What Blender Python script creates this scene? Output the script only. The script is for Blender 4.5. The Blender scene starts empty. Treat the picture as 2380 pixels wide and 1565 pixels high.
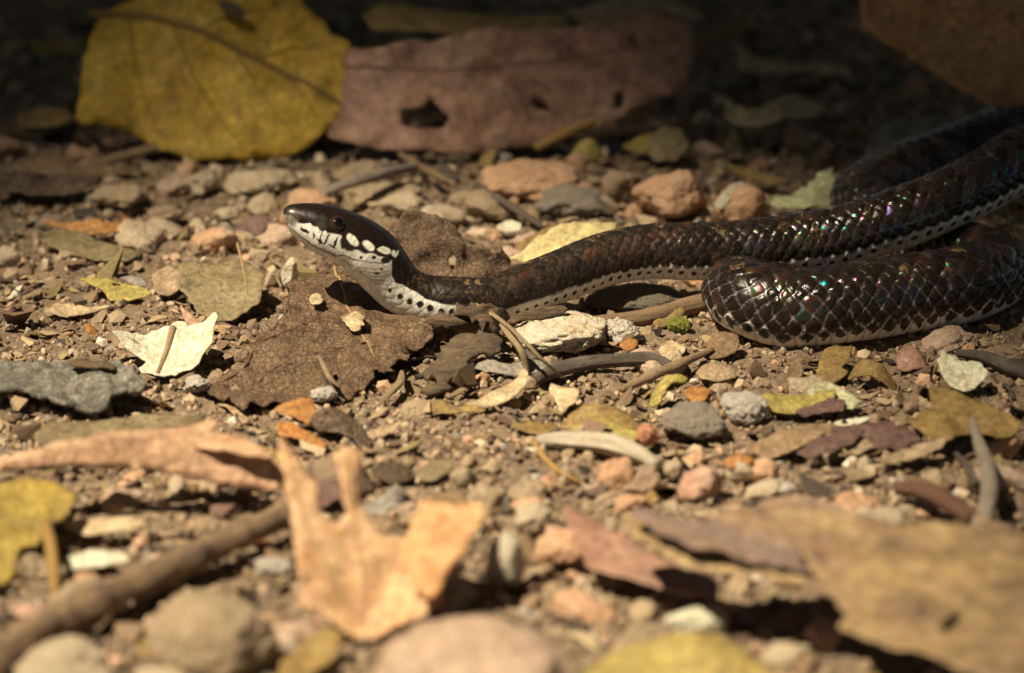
import bpy, math, random
import numpy as np
from mathutils import Vector, geometry

# ------------------------------------------------------------------ camera, sky, sun, exposure
# lengths below are authored in centimetres; CM turns them into metres
CM = 0.01
scene = bpy.context.scene
coll = scene.collection
PITCH = math.radians(20.0)
DIST = 58.0
CAMP = np.array([0.0, -DIST*math.cos(PITCH), DIST*math.sin(PITCH)])
FPX = 10620.0                      # focal length in pixels of a 2380 wide picture
PW, PH = 2380.0, 1565.0
cd = bpy.data.cameras.new('camera')
cam = bpy.data.objects.new('camera', cd)
coll.objects.link(cam)
cam.location = Vector(CAMP)*CM
cam.rotation_euler = (math.pi/2-PITCH, 0, 0)
cd.sensor_width = 22.3
cd.lens = FPX/PW*22.3
cd.clip_start = 0.01
cd.clip_end = 2000.0
cd.dof.use_dof = True
cd.dof.focus_distance = 0.577
cd.dof.aperture_fstop = 12.0
cd.dof.aperture_blades = 9
scene.camera = cam
scene.render.resolution_x = 1024
scene.render.resolution_y = 673

SUN = Vector((-0.43, -0.24, 0.87)).normalized()      # towards the sun
world = bpy.data.worlds.new('World')
scene.world = world
world.use_nodes = True
wn = world.node_tree
wn.nodes.clear()
sky = wn.nodes.new('ShaderNodeTexSky')
sky.sky_type = 'NISHITA'
sky.sun_disc = False
sky.sun_elevation = math.asin(SUN.z)
sky.sun_rotation = math.atan2(SUN.x, SUN.y)
bg = wn.nodes.new('ShaderNodeBackground')
bg.inputs['Strength'].default_value = 0.05
wo = wn.nodes.new('ShaderNodeOutputWorld')
wn.links.new(sky.outputs[0], bg.inputs[0])
wn.links.new(bg.outputs[0], wo.inputs[0])
sl = bpy.data.lights.new('sun', 'SUN')
sl.energy = 5.0
sl.angle = math.radians(0.6)
sl.color = (1.0, 0.86, 0.63)
so = bpy.data.objects.new('sun', sl)
coll.objects.link(so)
so.rotation_euler = SUN.to_track_quat('Z', 'Y').to_euler()
so.location = Vector(SUN)*20
vs = scene.view_settings
vs.view_transform = 'Standard'
vs.look = 'None'
vs.exposure = 0.68
vs.gamma = 1.0
vs.use_curve_mapping = False
scene.render.engine = 'CYCLES'
scene.cycles.use_denoising = True
scene.cycles.max_bounces = 4
scene.cycles.sample_clamp_indirect = 4.0

rng = np.random.default_rng(11)
random.seed(11)

# ------------------------------------------------------------------ picture <-> place
CF = np.array([0, math.cos(PITCH), -math.sin(PITCH)])
CR = np.array([1.0, 0, 0])
CU = np.array([0, math.sin(PITCH), math.cos(PITCH)])


def ray(px, py):
    return CF + CR*((px-PW/2)/FPX) - CU*((py-PH/2)/FPX)


def U(px, py, z=0.0):              # point of the level plane at height z
    d = ray(px, py)
    return CAMP + d*((z-CAMP[2])/d[2])


def UY(px, py, y):                 # point of the upright plane at depth y
    d = ray(px, py)
    return CAMP + d*((y-CAMP[1])/d[1])


def UP(px, py, o, n):              # point of the plane through o with normal n
    d = ray(px, py)
    return CAMP + d*(np.dot(o-CAMP, n)/np.dot(d, n))


def proj(P):
    q = np.asarray(P)-CAMP
    w = q @ CF
    return np.stack([PW/2+FPX*(q @ CR)/w, PH/2-FPX*(q @ CU)/w], -1)


# ------------------------------------------------------------------ noise
def _h(ix, iy, iz, seed):
    h = (ix.astype(np.int64)*374761393 + iy.astype(np.int64)*668265263 + iz.astype(np.int64)*2147483647 + seed*1274126177) & 0xffffffff
    h = ((h ^ (h >> 13))*1274126177) & 0xffffffff
    h = ((h ^ (h >> 16))*2246822519) & 0xffffffff
    h = h ^ (h >> 15)
    return (h & 0xffffff)/float(0xffffff)


def vn(P, seed=0):
    P = np.asarray(P, float)
    i = np.floor(P)
    f = P-i
    f = f*f*f*(f*(f*6-15)+10)
    i = i.astype(np.int64)
    r = 0
    for a in (0, 1):
        for b in (0, 1):
            for c in (0, 1):
                w = (f[..., 0] if a else 1-f[..., 0])*(f[..., 1] if b else 1-f[..., 1])*(f[..., 2] if c else 1-f[..., 2])
                r = r+w*_h(i[..., 0]+a, i[..., 1]+b, i[..., 2]+c, seed)
    return r*2-1


def fbm(P, oct=4, seed=0, gain=0.5):
    r = 0
    a = 1.0
    P = np.asarray(P, float)
    for k in range(oct):
        r = r+a*vn(P*(2.03**k)+k*17.3, seed+k)
        a *= gain
    return r


def fbm2(x, y, oct=4, seed=0, gain=0.5):
    return fbm(np.stack([x, y, np.zeros_like(x)+0.37], -1), oct, seed, gain)


def smooth(a, b, x):
    t = np.clip((x-a)/(b-a), 0, 1)
    return t*t*(3-2*t)


# ------------------------------------------------------------------ meshes and objects
def mk_mesh(name, V, F, col=None, uv=None, smooth_sh=True, mat=None):
    V = np.asarray(V, float)*CM
    me = bpy.data.meshes.new(name)
    if isinstance(F, list) and len(F) and not isinstance(F, np.ndarray):
        tot = [len(f) for f in F]
        flat = np.array([i for f in F for i in f], np.int32)
    else:
        F = np.asarray(F, np.int32)
        tot = [F.shape[1]]*F.shape[0]
        flat = F.ravel()
    me.vertices.add(len(V))
    me.vertices.foreach_set('co', V.astype(np.float32).ravel())
    me.loops.add(len(flat))
    me.loops.foreach_set('vertex_index', flat)
    me.polygons.add(len(tot))
    tot = np.array(tot, np.int32)
    me.polygons.foreach_set('loop_start', np.concatenate([[0], np.cumsum(tot)[:-1]]).astype(np.int32))
    me.polygons.foreach_set('loop_total', tot)
    me.polygons.foreach_set('use_smooth', np.full(len(tot), bool(smooth_sh)))
    me.update(calc_edges=True)
    if col is not None:
        a = me.attributes.new('Col', 'FLOAT_COLOR', 'POINT')
        c = np.ones((len(V), 4), np.float32)
        c[:, :col.shape[1]] = col
        a.data.foreach_set('color', c.ravel())
    if uv is not None:
        u = me.uv_layers.new(name='UVMap')
        u.data.foreach_set('uv', np.asarray(uv, np.float32)[flat].ravel())
    if mat is not None:
        me.materials.append(mat)
    me.validate()
    return me


def link(name, data, loc=None, parent=None):
    o = bpy.data.objects.new(name, data)
    coll.objects.link(o)
    if loc is not None:
        o.location = Vector(np.asarray(loc, float)*CM)
    if parent is not None:
        o.parent = parent
    return o


def tag(o, label=None, cat=None, group=None, kind=None):
    if label:
        o['label'] = label
    if cat:
        o['category'] = cat
    if group:
        o['group'] = group
    if kind:
        o['kind'] = kind
    return o


# ------------------------------------------------------------------ materials
class NT:
    def __init__(self, name):
        self.m = bpy.data.materials.new(name)
        self.m.use_nodes = True
        self.t = self.m.node_tree
        self.t.nodes.clear()
        self.out = self.n('ShaderNodeOutputMaterial')
        self.p = self.n('ShaderNodeBsdfPrincipled')
        self.l(self.p.outputs[0], self.out.inputs[0])

    def n(self, t, **kw):
        x = self.t.nodes.new(t)
        for k, v in kw.items():
            setattr(x, k, v)
        return x

    def l(self, a, b):
        self.t.links.new(a, b)

    def setp(self, **kw):
        for k, v in kw.items():
            self.p.inputs[k.replace('_', ' ')].default_value = v

    def coords(self, scale=(1, 1, 1), rot=(0, 0, 0), which='Object', offset_random=True):
        tc = self.n('ShaderNodeTexCoord')
        mp = self.n('ShaderNodeMapping')
        k = 100.0 if which == 'Object' else 1.0
        mp.inputs['Scale'].default_value = tuple(k*s for s in scale)
        mp.inputs['Rotation'].default_value = rot
        if which == 'Object':
            ge = self.n('ShaderNodeNewGeometry')
            self.l(ge.outputs['Position'], mp.inputs['Vector'])
        else:
            self.l(tc.outputs[which], mp.inputs['Vector'])
        if offset_random:
            oi = self.n('ShaderNodeObjectInfo')
            mu = self.n('ShaderNodeMath', operation='MULTIPLY')
            mu.inputs[1].default_value = 61.0
            self.l(oi.outputs['Random'], mu.inputs[0])
            self.l(mu.outputs[0], mp.inputs['Location'])
        return mp.outputs[0]

    def noise(self, vec, scale, detail=5, rough=0.6, dist=0.0):
        x = self.n('ShaderNodeTexNoise')
        x.inputs['Scale'].default_value = scale
        x.inputs['Detail'].default_value = detail
        x.inputs['Roughness'].default_value = rough
        x.inputs['Distortion'].default_value = dist
        self.l(vec, x.inputs['Vector'])
        return x.outputs['Fac']

    def n2col(self, vec, scale):
        x = self.n('ShaderNodeTexNoise')
        x.inputs['Scale'].default_value = scale
        self.l(vec, x.inputs['Vector'])
        return x.outputs['Color']

    def vor(self, vec, scale, feature='DISTANCE_TO_EDGE', out='Distance'):
        x = self.n('ShaderNodeTexVoronoi', feature=feature)
        x.inputs['Scale'].default_value = scale
        self.l(vec, x.inputs['Vector'])
        return x.outputs[out]

    def ramp(self, fac, stops):
        x = self.n('ShaderNodeValToRGB')
        e = x.color_ramp.elements
        while len(e) < len(stops):
            e.new(0.5)
        for el, (p, c) in zip(e, stops):
            el.position = p
            el.color = (c, c, c, 1) if isinstance(c, (int, float)) else (*c, 1)
        self.l(fac, x.inputs[0])
        return x.outputs[0]

    def mix(self, fac, a, b, mode='MIX'):
        x = self.n('ShaderNodeMix', data_type='RGBA', blend_type=mode)
        for sock, v in ((x.inputs[0], fac), (x.inputs[6], a), (x.inputs[7], b)):
            if isinstance(v, (int, float)):
                sock.default_value = v
            elif isinstance(v, tuple):
                sock.default_value = (*v, 1)
            else:
                self.l(v, sock)
        return x.outputs[2]

    def math(self, op, a, b):
        x = self.n('ShaderNodeMath', operation=op)
        for s, v in zip(x.inputs, (a, b)):
            if isinstance(v, (int, float)):
                s.default_value = v
            else:
                self.l(v, s)
        return x.outputs[0]

    def bump(self, h, strength, dist):
        x = self.n('ShaderNodeBump')
        x.inputs['Strength'].default_value = strength
        x.inputs['Distance'].default_value = dist*CM
        self.l(h, x.inputs['Height'])
        self.l(x.outputs[0], self.p.inputs['Normal'])

    def vary(self, c, amt=0.25):
        oi = self.n('ShaderNodeObjectInfo')
        hs = self.n('ShaderNodeHueSaturation')
        r = self.n('ShaderNodeMapRange')
        r.inputs[3].default_value = 1-amt
        r.inputs[4].default_value = 1+amt
        self.l(oi.outputs['Random'], r.inputs[0])
        self.l(r.outputs[0], hs.inputs['Value'])
        self.l(c, hs.inputs['Color'])
        return hs.outputs[0]


def sc(c, k):
    return tuple(min(1, x*k) for x in c)


def mat_leaf(name, c1, c2, spot=None, scale=1.0, spotamt=0.5, rough=0.55, net=0.35, netscale=9.0, vary=0.12, dirt=0.35, net2=0.0):
    g = NT(name)
    v = g.coords()
    base = g.mix(g.ramp(g.noise(v, 1.3*scale, 4, 0.65, 0.6), [(0.35, 0), (0.65, 1)]), c1, c2)
    if spot:
        base = g.mix(g.ramp(g.noise(v, 2.6*scale, 5, 0.7), [(0.62-0.12*spotamt, 0), (0.70, 1)]), base, spot)
    fine = g.noise(v, 14*scale, 4, 0.75)
    base = g.mix(0.75, base, g.ramp(fine, [(0.3, 0.2), (0.7, 0.8)]), 'OVERLAY')
    base = g.mix(0.6, base, g.ramp(g.noise(v, 4.5*scale, 5, 0.7), [(0.3, 0.22), (0.7, 0.78)]), 'OVERLAY')
    vo = g.vor(v, netscale)
    line = g.ramp(vo, [(0.0, 1), (0.07, 0)])
    base = g.mix(g.math('MULTIPLY', line, net), base, sc(c1, 0.35))
    if net2:
        l2 = g.ramp(g.vor(g.mix(0.12, v, g.n2col(v, 3.0)), netscale*0.34), [(0.0, 1), (0.035, 0)])
        base = g.mix(g.math('MULTIPLY', l2, net2), base, sc(c1, 0.4))
    speck = g.ramp(g.noise(v, 30*scale, 3, 0.6), [(0.66, 0), (0.74, 1)])
    base = g.mix(g.math('MULTIPLY', speck, dirt), base, (0.05, 0.03, 0.018))
    g.l(g.vary(base, vary), g.p.inputs['Base Color'])
    g.setp(Roughness=rough)
    g.p.inputs['Specular IOR Level'].default_value = 0.4
    h = g.math('ADD', g.math('MULTIPLY', fine, 0.6), g.math('MULTIPLY', line, -0.5*net*2))
    g.bump(g.math('ADD', h, g.noise(v, 4*scale, 4, 0.6)), 0.9, 0.045)
    return g.m


def mat_rock(name, c1, c2, c3=None, sp=0.5, scale=1.0, rough=0.7, dirt=0.4, vary=0.12):
    g = NT(name)
    v = g.coords()
    base = g.mix(g.ramp(g.noise(v, 2.2*scale, 5, 0.65, 0.8), [(0.38, 0), (0.62, 1)]), c1, c2)
    if c3:
        base = g.mix(g.ramp(g.noise(v, 3.4*scale, 6, 0.7, 1.5), [(0.62-0.1*sp, 0), (0.68, 1)]), base, c3)
    fine = g.noise(v, 22*scale, 4, 0.75)
    base = g.mix(0.6, base, g.ramp(fine, [(0.3, 0.2), (0.7, 0.82)]), 'OVERLAY')
    soil = g.ramp(g.noise(v, 5.0, 6, 0.7), [(0.56, 0), (0.72, 1)])
    base = g.mix(g.math('MULTIPLY', soil, dirt), base, (0.20, 0.125, 0.075))
    g.l(g.vary(base, vary), g.p.inputs['Base Color'])
    g.setp(Roughness=rough)
    h = g.math('ADD', fine, g.math('MULTIPLY', g.noise(v, 7*scale, 5, 0.65), 2.0))
    g.bump(h, 1.0, 0.05)
    return g.m


def mat_wood(name, c1, c2, c3=None, rough=0.7, which='UV', rot=0.0, fs=22.0, vary=0.1):
    g = NT(name)
    if which == 'UV':
        v = g.coords((1.2, fs*0.5, 1), which='UV', offset_random=False)
        v2 = g.coords((1, 1, 1), which='UV', offset_random=False)
    else:
        v = g.coords((1.3, fs, fs), rot=(0, 0, rot))
        v2 = g.coords()
    f = g.noise(v, 1.0, 7, 0.7, 0.4)
    base = g.mix(g.ramp(f, [(0.38, 0), (0.62, 1)]), c1, c2)
    if c3:
        base = g.mix(g.ramp(g.noise(v2, 2.2, 6, 0.7), [(0.5, 0), (0.66, 1)]), base, c3)
    fine = g.noise(v2, 26, 5, 0.75)
    base = g.mix(0.55, base, g.ramp(fine, [(0.3, 0.22), (0.7, 0.8)]), 'OVERLAY')
    g.l(g.vary(base, vary), g.p.inputs['Base Color'])
    g.setp(Roughness=rough)
    g.bump(g.math('ADD', g.math('MULTIPLY', f, 2.0), fine), 0.9, 0.03)
    return g.m


def mat_attr(name, rough=0.7, fine=25.0, bump=0.03, spec=0.4):
    g = NT(name)
    v = g.coords(offset_random=False)
    a = g.n('ShaderNodeAttribute', attribute_name='Col')
    f = g.noise(v, fine, 6, 0.75)
    g.l(g.mix(0.55, a.outputs['Color'], g.ramp(f, [(0.3, 0.22), (0.7, 0.8)]), 'OVERLAY'), g.p.inputs['Base Color'])
    g.setp(Roughness=rough)
    g.p.inputs['Specular IOR Level'].default_value = spec
    g.bump(f, 0.7, bump)
    return g.m


M = {}
# leaves
M['yellow'] = mat_leaf('leaf_yellow', (0.36, 0.222, 0.020), (0.43, 0.275, 0.030), (0.22, 0.16, 0.03), net=0.05, scale=0.6)
M['yellow_old'] = mat_leaf('leaf_yellow_old', (0.37, 0.26, 0.05), (0.29, 0.215, 0.055), (0.20, 0.12, 0.04), net=0.2, scale=0.9)
M['redbrown'] = mat_leaf('leaf_redbrown', (0.26, 0.135, 0.090), (0.32, 0.19, 0.135), (0.14, 0.06, 0.03), net=0.12, scale=0.5)
M['orange'] = mat_leaf('leaf_orange', (0.50, 0.25, 0.095), (0.56, 0.31, 0.14), (0.38, 0.17, 0.05), net=0.08, scale=0.6)
M['orange_dry'] = mat_leaf('leaf_orange_dry', (0.52, 0.30, 0.15), (0.62, 0.40, 0.23), (0.40, 0.19, 0.07), net=0.08, scale=0.6)
M['rust'] = mat_leaf('leaf_rust', (0.38, 0.15, 0.035), (0.33, 0.17, 0.05), (0.2, 0.08, 0.03), net=0.1)
M['pinktan'] = mat_leaf('leaf_pinktan', (0.40, 0.24, 0.125), (0.50, 0.30, 0.19), (0.28, 0.15, 0.06), net=0.1, scale=0.8)
M['brown'] = mat_leaf('leaf_brown', (0.20, 0.125, 0.065), (0.27, 0.18, 0.10), (0.12, 0.07, 0.035), net=0.15)
M['skeleton'] = mat_leaf('leaf_skeleton', (0.125, 0.074, 0.040), (0.22, 0.142, 0.085), (0.050, 0.030, 0.018), net=0.28, netscale=15.0, rough=0.38, scale=2.0, spotamt=0.9, dirt=0.6, net2=0.45)
M['olive'] = mat_leaf('leaf_olive', (0.225, 0.142, 0.045), (0.30, 0.20, 0.068), (0.14, 0.08, 0.03), net=0.1)
M['olive_grey'] = mat_leaf('leaf_olive_grey', (0.185, 0.138, 0.065), (0.25, 0.195, 0.105), (0.12, 0.085, 0.04), net=0.08)
M['green'] = mat_leaf('leaf_green', (0.33, 0.27, 0.065), (0.40, 0.315, 0.095), (0.27, 0.17, 0.05), net=0.15)
M['palegreen'] = mat_leaf('leaf_palegreen', (0.41, 0.42, 0.23), (0.50, 0.49, 0.30), (0.34, 0.28, 0.12), net=0.15, dirt=0.3)
M['cream'] = mat_leaf('leaf_cream', (0.53, 0.50, 0.36), (0.60, 0.57, 0.43), (0.40, 0.32, 0.18), net=0.05, dirt=0.5, spotamt=0.1)
M['buff'] = mat_leaf('leaf_buff', (0.45, 0.34, 0.20), (0.53, 0.41, 0.25), (0.33, 0.22, 0.11), net=0.05, dirt=0.35)
M['paleyellow'] = mat_leaf('leaf_paleyellow', (0.58, 0.45, 0.18), (0.56, 0.48, 0.23), (0.58, 0.37, 0.14), net=0.06, dirt=0.15)
M['tan'] = mat_leaf('leaf_tan', (0.33, 0.23, 0.135), (0.40, 0.29, 0.18), (0.22, 0.14, 0.08), net=0.12)
M['maroon'] = mat_leaf('leaf_maroon', (0.12, 0.065, 0.055), (0.17, 0.10, 0.08), (0.08, 0.04, 0.035), net=0.15, rough=0.5)
M['grey'] = mat_leaf('leaf_grey', (0.23, 0.20, 0.165), (0.30, 0.265, 0.22), (0.15, 0.12, 0.09), net=0.1)
M['darkbrown'] = mat_leaf('leaf_darkbrown', (0.085, 0.056, 0.035), (0.13, 0.085, 0.05), (0.05, 0.03, 0.02), net=0.3)
M['stained'] = mat_leaf('leaf_stained', (0.31, 0.208, 0.098), (0.37, 0.262, 0.125), (0.15, 0.085, 0.070), scale=0.38, spotamt=1.8, net=0.08, dirt=0.15)
M['front_leaf'] = mat_leaf('leaf_front', (0.32, 0.255, 0.075), (0.38, 0.27, 0.09), (0.26, 0.16, 0.055), net=0.05, scale=0.5)
M['bark_slab'] = mat_leaf('bark_slab', (0.115, 0.105, 0.085), (0.27, 0.25, 0.205), (0.045, 0.036, 0.028), net=0.2, scale=2.6, spotamt=1.2, rough=0.8, dirt=0.6)
M['rib_red'] = mat_wood('vein_red', (0.20, 0.10, 0.065), (0.25, 0.135, 0.09))
M['purple'] = mat_leaf('leaf_purple', (0.17, 0.115, 0.105), (0.28, 0.185, 0.11), (0.13, 0.08, 0.08), scale=0.6, net=0.08)
M['rib_yellow'] = mat_wood('vein_yellow', (0.30, 0.20, 0.022), (0.36, 0.25, 0.03))
M['rib'] = mat_wood('midrib', (0.20, 0.125, 0.035), (0.26, 0.17, 0.05))
M['rib_tan'] = mat_wood('stem_tan', (0.40, 0.27, 0.12), (0.33, 0.20, 0.08))
# bark and sticks
M['bark_grey'] = mat_wood('bark_grey', (0.10, 0.095, 0.08), (0.30, 0.285, 0.245), (0.07, 0.055, 0.04), which='Object', rot=0.1, fs=5)
M['bark_dark'] = mat_wood('bark_dark', (0.040, 0.028, 0.019), (0.125, 0.088, 0.056), (0.17, 0.11, 0.05), which='Object', rot=-0.9, fs=16)
M['bark_strip'] = mat_wood('bark_strip', (0.06, 0.036, 0.021), (0.18, 0.11, 0.058), (0.085, 0.052, 0.03), which='Object', rot=0.1, fs=16)
M['stick_dark'] = mat_wood('stick_dark', (0.065, 0.050, 0.040), (0.13, 0.10, 0.075), (0.19, 0.155, 0.12))
M['stick_brown'] = mat_wood('stick_brown', (0.23, 0.145, 0.08), (0.30, 0.20, 0.115), (0.15, 0.09, 0.05))
M['stick_tan'] = mat_wood('stick_tan', (0.36, 0.25, 0.14), (0.28, 0.18, 0.10), (0.19, 0.12, 0.09))
M['stick_big'] = mat_wood('stick_big', (0.15, 0.095, 0.06), (0.30, 0.195, 0.105), (0.11, 0.07, 0.06), fs=16)
M['stick_grey'] = mat_wood('stick_grey', (0.25, 0.20, 0.155), (0.30, 0.25, 0.20), (0.16, 0.12, 0.09))
M['stick_red'] = mat_wood('stick_red', (0.12, 0.055, 0.035), (0.16, 0.075, 0.045))
M['stick_orange'] = mat_wood('stick_orange', (0.38, 0.23, 0.07), (0.30, 0.17, 0.05))
M['stick_white'] = mat_wood('stick_white', (0.56, 0.49, 0.38), (0.48, 0.40, 0.29), (0.50, 0.38, 0.25))
M['straw'] = mat_wood('straw', (0.30, 0.22, 0.125), (0.22, 0.155, 0.085))
M['straw_green'] = mat_wood('straw_green', (0.34, 0.30, 0.10), (0.42, 0.34, 0.18), (0.24, 0.16, 0.10))
# stones
M['quartz'] = mat_rock('stone_quartz', (0.80, 0.73, 0.58), (0.74, 0.60, 0.42), (0.55, 0.29, 0.09), sp=0.4, scale=1.4, rough=0.5, dirt=0.2)
M['quartz_white'] = mat_rock('stone_quartz_white', (0.74, 0.68, 0.59), (0.62, 0.54, 0.45), (0.45, 0.34, 0.25), sp=0.4, scale=1.8, rough=0.45, dirt=0.3)
M['granite'] = mat_rock('stone_granite', (0.46, 0.395, 0.31), (0.34, 0.285, 0.22), (0.54, 0.40, 0.27), sp=.8, scale=2.6, dirt=0.35)
M['speckled'] = mat_rock('stone_speckled', (0.34, 0.29, 0.20), (0.22, 0.20, 0.15), (0.13, 0.12, 0.09), scale=3.2, dirt=0.3)
M['orange_st'] = mat_rock('stone_orange', (0.55, 0.31, 0.18), (0.60, 0.37, 0.22), (0.55, 0.47, 0.38), sp=0.4, scale=0.8, dirt=0.3)
M['pink_st'] = mat_rock('stone_pink', (0.58, 0.33, 0.23), (0.60, 0.42, 0.31), (0.46, 0.20, 0.13), sp=0.3, scale=1.0, dirt=0.3)
M['red_st'] = mat_rock('stone_red', (0.48, 0.17, 0.10), (0.52, 0.24, 0.14), None, dirt=0.2)
M['tan_st'] = mat_rock('stone_tan', (0.44, 0.315, 0.19), (0.52, 0.39, 0.25), (0.58, 0.46, 0.32), sp=0.5, scale=1.2, dirt=0.4)
M['pale_st'] = mat_rock('stone_pale', (0.56, 0.43, 0.28), (0.63, 0.51, 0.36), (0.48, 0.32, 0.19), sp=0.4, scale=1.2, dirt=0.35)
M['brown_st'] = mat_rock('stone_brown', (0.33, 0.225, 0.145), (0.40, 0.275, 0.18), (0.25, 0.15, 0.09), dirt=0.35)
M['pinkbrown_st'] = mat_rock('stone_pinkbrown', (0.42, 0.29, 0.20), (0.48, 0.34, 0.25), (0.54, 0.36, 0.25), sp=0.5, scale=0.5, dirt=0.3)
M['moss'] = mat_rock('seed_green', (0.30, 0.32, 0.04), (0.40, 0.40, 0.07), (0.16, 0.15, 0.03), scale=3.5, dirt=0.0)
M['grains'] = mat_attr('soil_grains', 0.75, 40, 0.01)
M['crumbs'] = mat_attr('litter_crumbs', 0.6, 22, 0.02)


# ------------------------------------------------------------------ ground
def gh(x, y):
    x = np.asarray(x, float)
    y = np.asarray(y, float)
    near = 1/(1+((x/40)**2+(y/50)**2)**2)
    h = 0.10*fbm2(x*0.42, y*0.42, 3, 5) + 0.05*fbm2(x*1.7, y*1.7, 3, 9)
    h = h + 0.045*np.abs(fbm2(x*5.0, y*5.0, 3, 14)) - 0.055
    h = h*near + (1-near)*0.25*fbm2(x*0.03, y*0.03, 4, 21)
    return h


def build_ground():
    fx = np.arange(-9.5, 9.51, 0.062)
    fy = np.arange(-14, 24.01, 0.07)
    ext = [0.15]
    while sum(ext) < 40000:
        ext.append(ext[-1]*1.32)
    e = np.cumsum(ext)
    X = np.concatenate([fx[0]-e[::-1], fx, fx[-1]+e])
    Y = np.concatenate([fy[0]-e[::-1], fy, fy[-1]+e])
    gx, gy = np.meshgrid(X, Y)
    gz = gh(gx, gy)
    inner = (np.abs(gx) < 9.6) & (gy > -14.2) & (gy < 24.2)
    fine = 0.022*fbm2(gx*11, gy*11, 3, 33, 0.6)
    gz = gz+np.where(inner, fine, 0)
    V = np.stack([gx, gy, gz], -1).reshape(-1, 3)
    nx, ny = len(X), len(Y)
    i = np.arange(nx*ny).reshape(ny, nx)
    F = np.stack([i[:-1, :-1], i[:-1, 1:], i[1:, 1:], i[1:, :-1]], -1).reshape(-1, 4)
    g = NT('soil')
    v = g.coords(offset_random=False)
    n1 = g.noise(v, 0.5, 6, 0.65)
    n2 = g.noise(v, 9.0, 7, 0.75)
    n3 = g.noise(v, 34.0, 5, 0.8)
    base = g.ramp(n1, [(0.3, (0.25, 0.172, 0.105)), (0.55, (0.31, 0.22, 0.14)), (0.75, (0.37, 0.27, 0.18))])
    base = g.mix(0.6, base, g.ramp(n2, [(0.28, 0.2), (0.72, 0.82)]), 'OVERLAY')
    base = g.mix(0.7, base, g.ramp(n3, [(0.28, 0.15), (0.72, 0.88)]), 'OVERLAY')
    vc = g.vor(v, 16, 'F1', 'Color')
    sep = g.n('ShaderNodeSeparateColor')
    g.l(vc, sep.inputs[0])
    base = g.mix(g.math('MULTIPLY', g.ramp(sep.outputs[0], [(0.80, 0), (0.82, 1)]), 0.5), base, (0.50, 0.36, 0.25))
    base = g.mix(g.math('MULTIPLY', g.ramp(sep.outputs[1], [(0.84, 0), (0.86, 1)]), 0.6), base, (0.09, 0.06, 0.04))
    g.l(base, g.p.inputs['Base Color'])
    g.setp(Roughness=0.85)
    g.bump(g.math('ADD', g.math('MULTIPLY', n2, 1.6), n3), 0.9, 0.05)
    o = link('ground', mk_mesh('ground', V, F, mat=g.m))
    tag(o, 'sandy brown soil strewn with grit and leaf litter', 'ground', kind='structure')


build_ground()


# ------------------------------------------------------------------ generic builders
def pip(P, poly):
    x, y = P[:, 0], P[:, 1]
    inside = np.zeros(len(P), bool)
    n = len(poly)
    for k in range(n):
        x1, y1 = poly[k]
        x2, y2 = poly[(k+1) % n]
        c = ((y1 > y) != (y2 > y))
        xi = (x2-x1)*(y-y1)/((y2-y1) if abs(y2-y1) > 1e-12 else 1e-12)+x1
        inside ^= c & (x < xi)
    return inside


def roundpoly(poly, it=1):
    P = np.asarray(poly, float)
    for _ in range(it):
        Q = np.roll(P, -1, 0)
        ln = np.linalg.norm(Q-P, axis=1)[:, None]
        c = np.minimum(0.22, 5.0/np.maximum(ln, 1e-6))
        P = np.stack([P*(1-c)+Q*c, P*c+Q*(1-c)], 1).reshape(-1, 2)
    return P


def densify(P, step):
    out = []
    for k in range(len(P)):
        a, b = P[k], P[(k+1) % len(P)]
        n = max(1, int(np.linalg.norm(b-a)/step))
        for j in range(n):
            out.append(a+(b-a)*j/n)
    return np.array(out)


def fill_sheet(poly, res, holes=(), seed=0):
    lo, hi = poly.min(0), poly.max(0)
    xs = np.arange(lo[0], hi[0], res)
    ys = np.arange(lo[1], hi[1], res*0.87)
    gx, gy = np.meshgrid(xs, ys)
    gx = gx+(np.arange(len(ys)) % 2)[:, None]*res*0.5
    r = np.random.default_rng(seed)
    P = np.stack([gx.ravel(), gy.ravel()], -1)+r.uniform(-.12, .12, (gx.size, 2))*res
    P = P[pip(P, poly)]
    B = poly
    if len(P):
        d = np.min(np.linalg.norm(P[:, None, :]-B[None, :, :], axis=2), 1) if len(P)*len(B) < 4e6 else np.full(len(P), 9.)
        P = P[d > res*0.45]
    nb = len(B)
    verts = [Vector(p) for p in B]
    edges = [(k, (k+1) % nb) for k in range(nb)]
    for hpoly in holes:
        s = len(verts)
        verts += [Vector(p) for p in hpoly]
        edges += [(s+k, s+(k+1) % len(hpoly)) for k in range(len(hpoly))]
        P = P[~pip(P, hpoly)]
    verts += [Vector(p) for p in P]
    ov, oe, of, _, _, _ = geometry.delaunay_2d_cdt(verts, edges, [], 0, 1e-6)
    ov = np.array([tuple(v) for v in ov])
    of = np.array([f for f in of if len(f) == 3])
    c = ov[of].mean(1)
    keep = pip(c, poly)
    for hpoly in holes:
        keep &= ~pip(c, hpoly)
    of = of[keep]
    used = np.unique(of)
    mp = -np.ones(len(ov), int)
    mp[used] = np.arange(len(used))
    return ov[used], mp[of]


def solid(V, N, F, t):
    n = len(V)
    e = {}
    for a, b, c in F:
        for u, w in ((a, b), (b, c), (c, a)):
            if (w, u) in e:
                del e[(w, u)]
            else:
                e[(u, w)] = 1
    V2 = np.concatenate([V, V-N*t])
    faces = [tuple(f) for f in F]+[(f[2]+n, f[1]+n, f[0]+n) for f in F]
    faces += [(b, a, a+n, b+n) for a, b in e]
    return V2, faces


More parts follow.
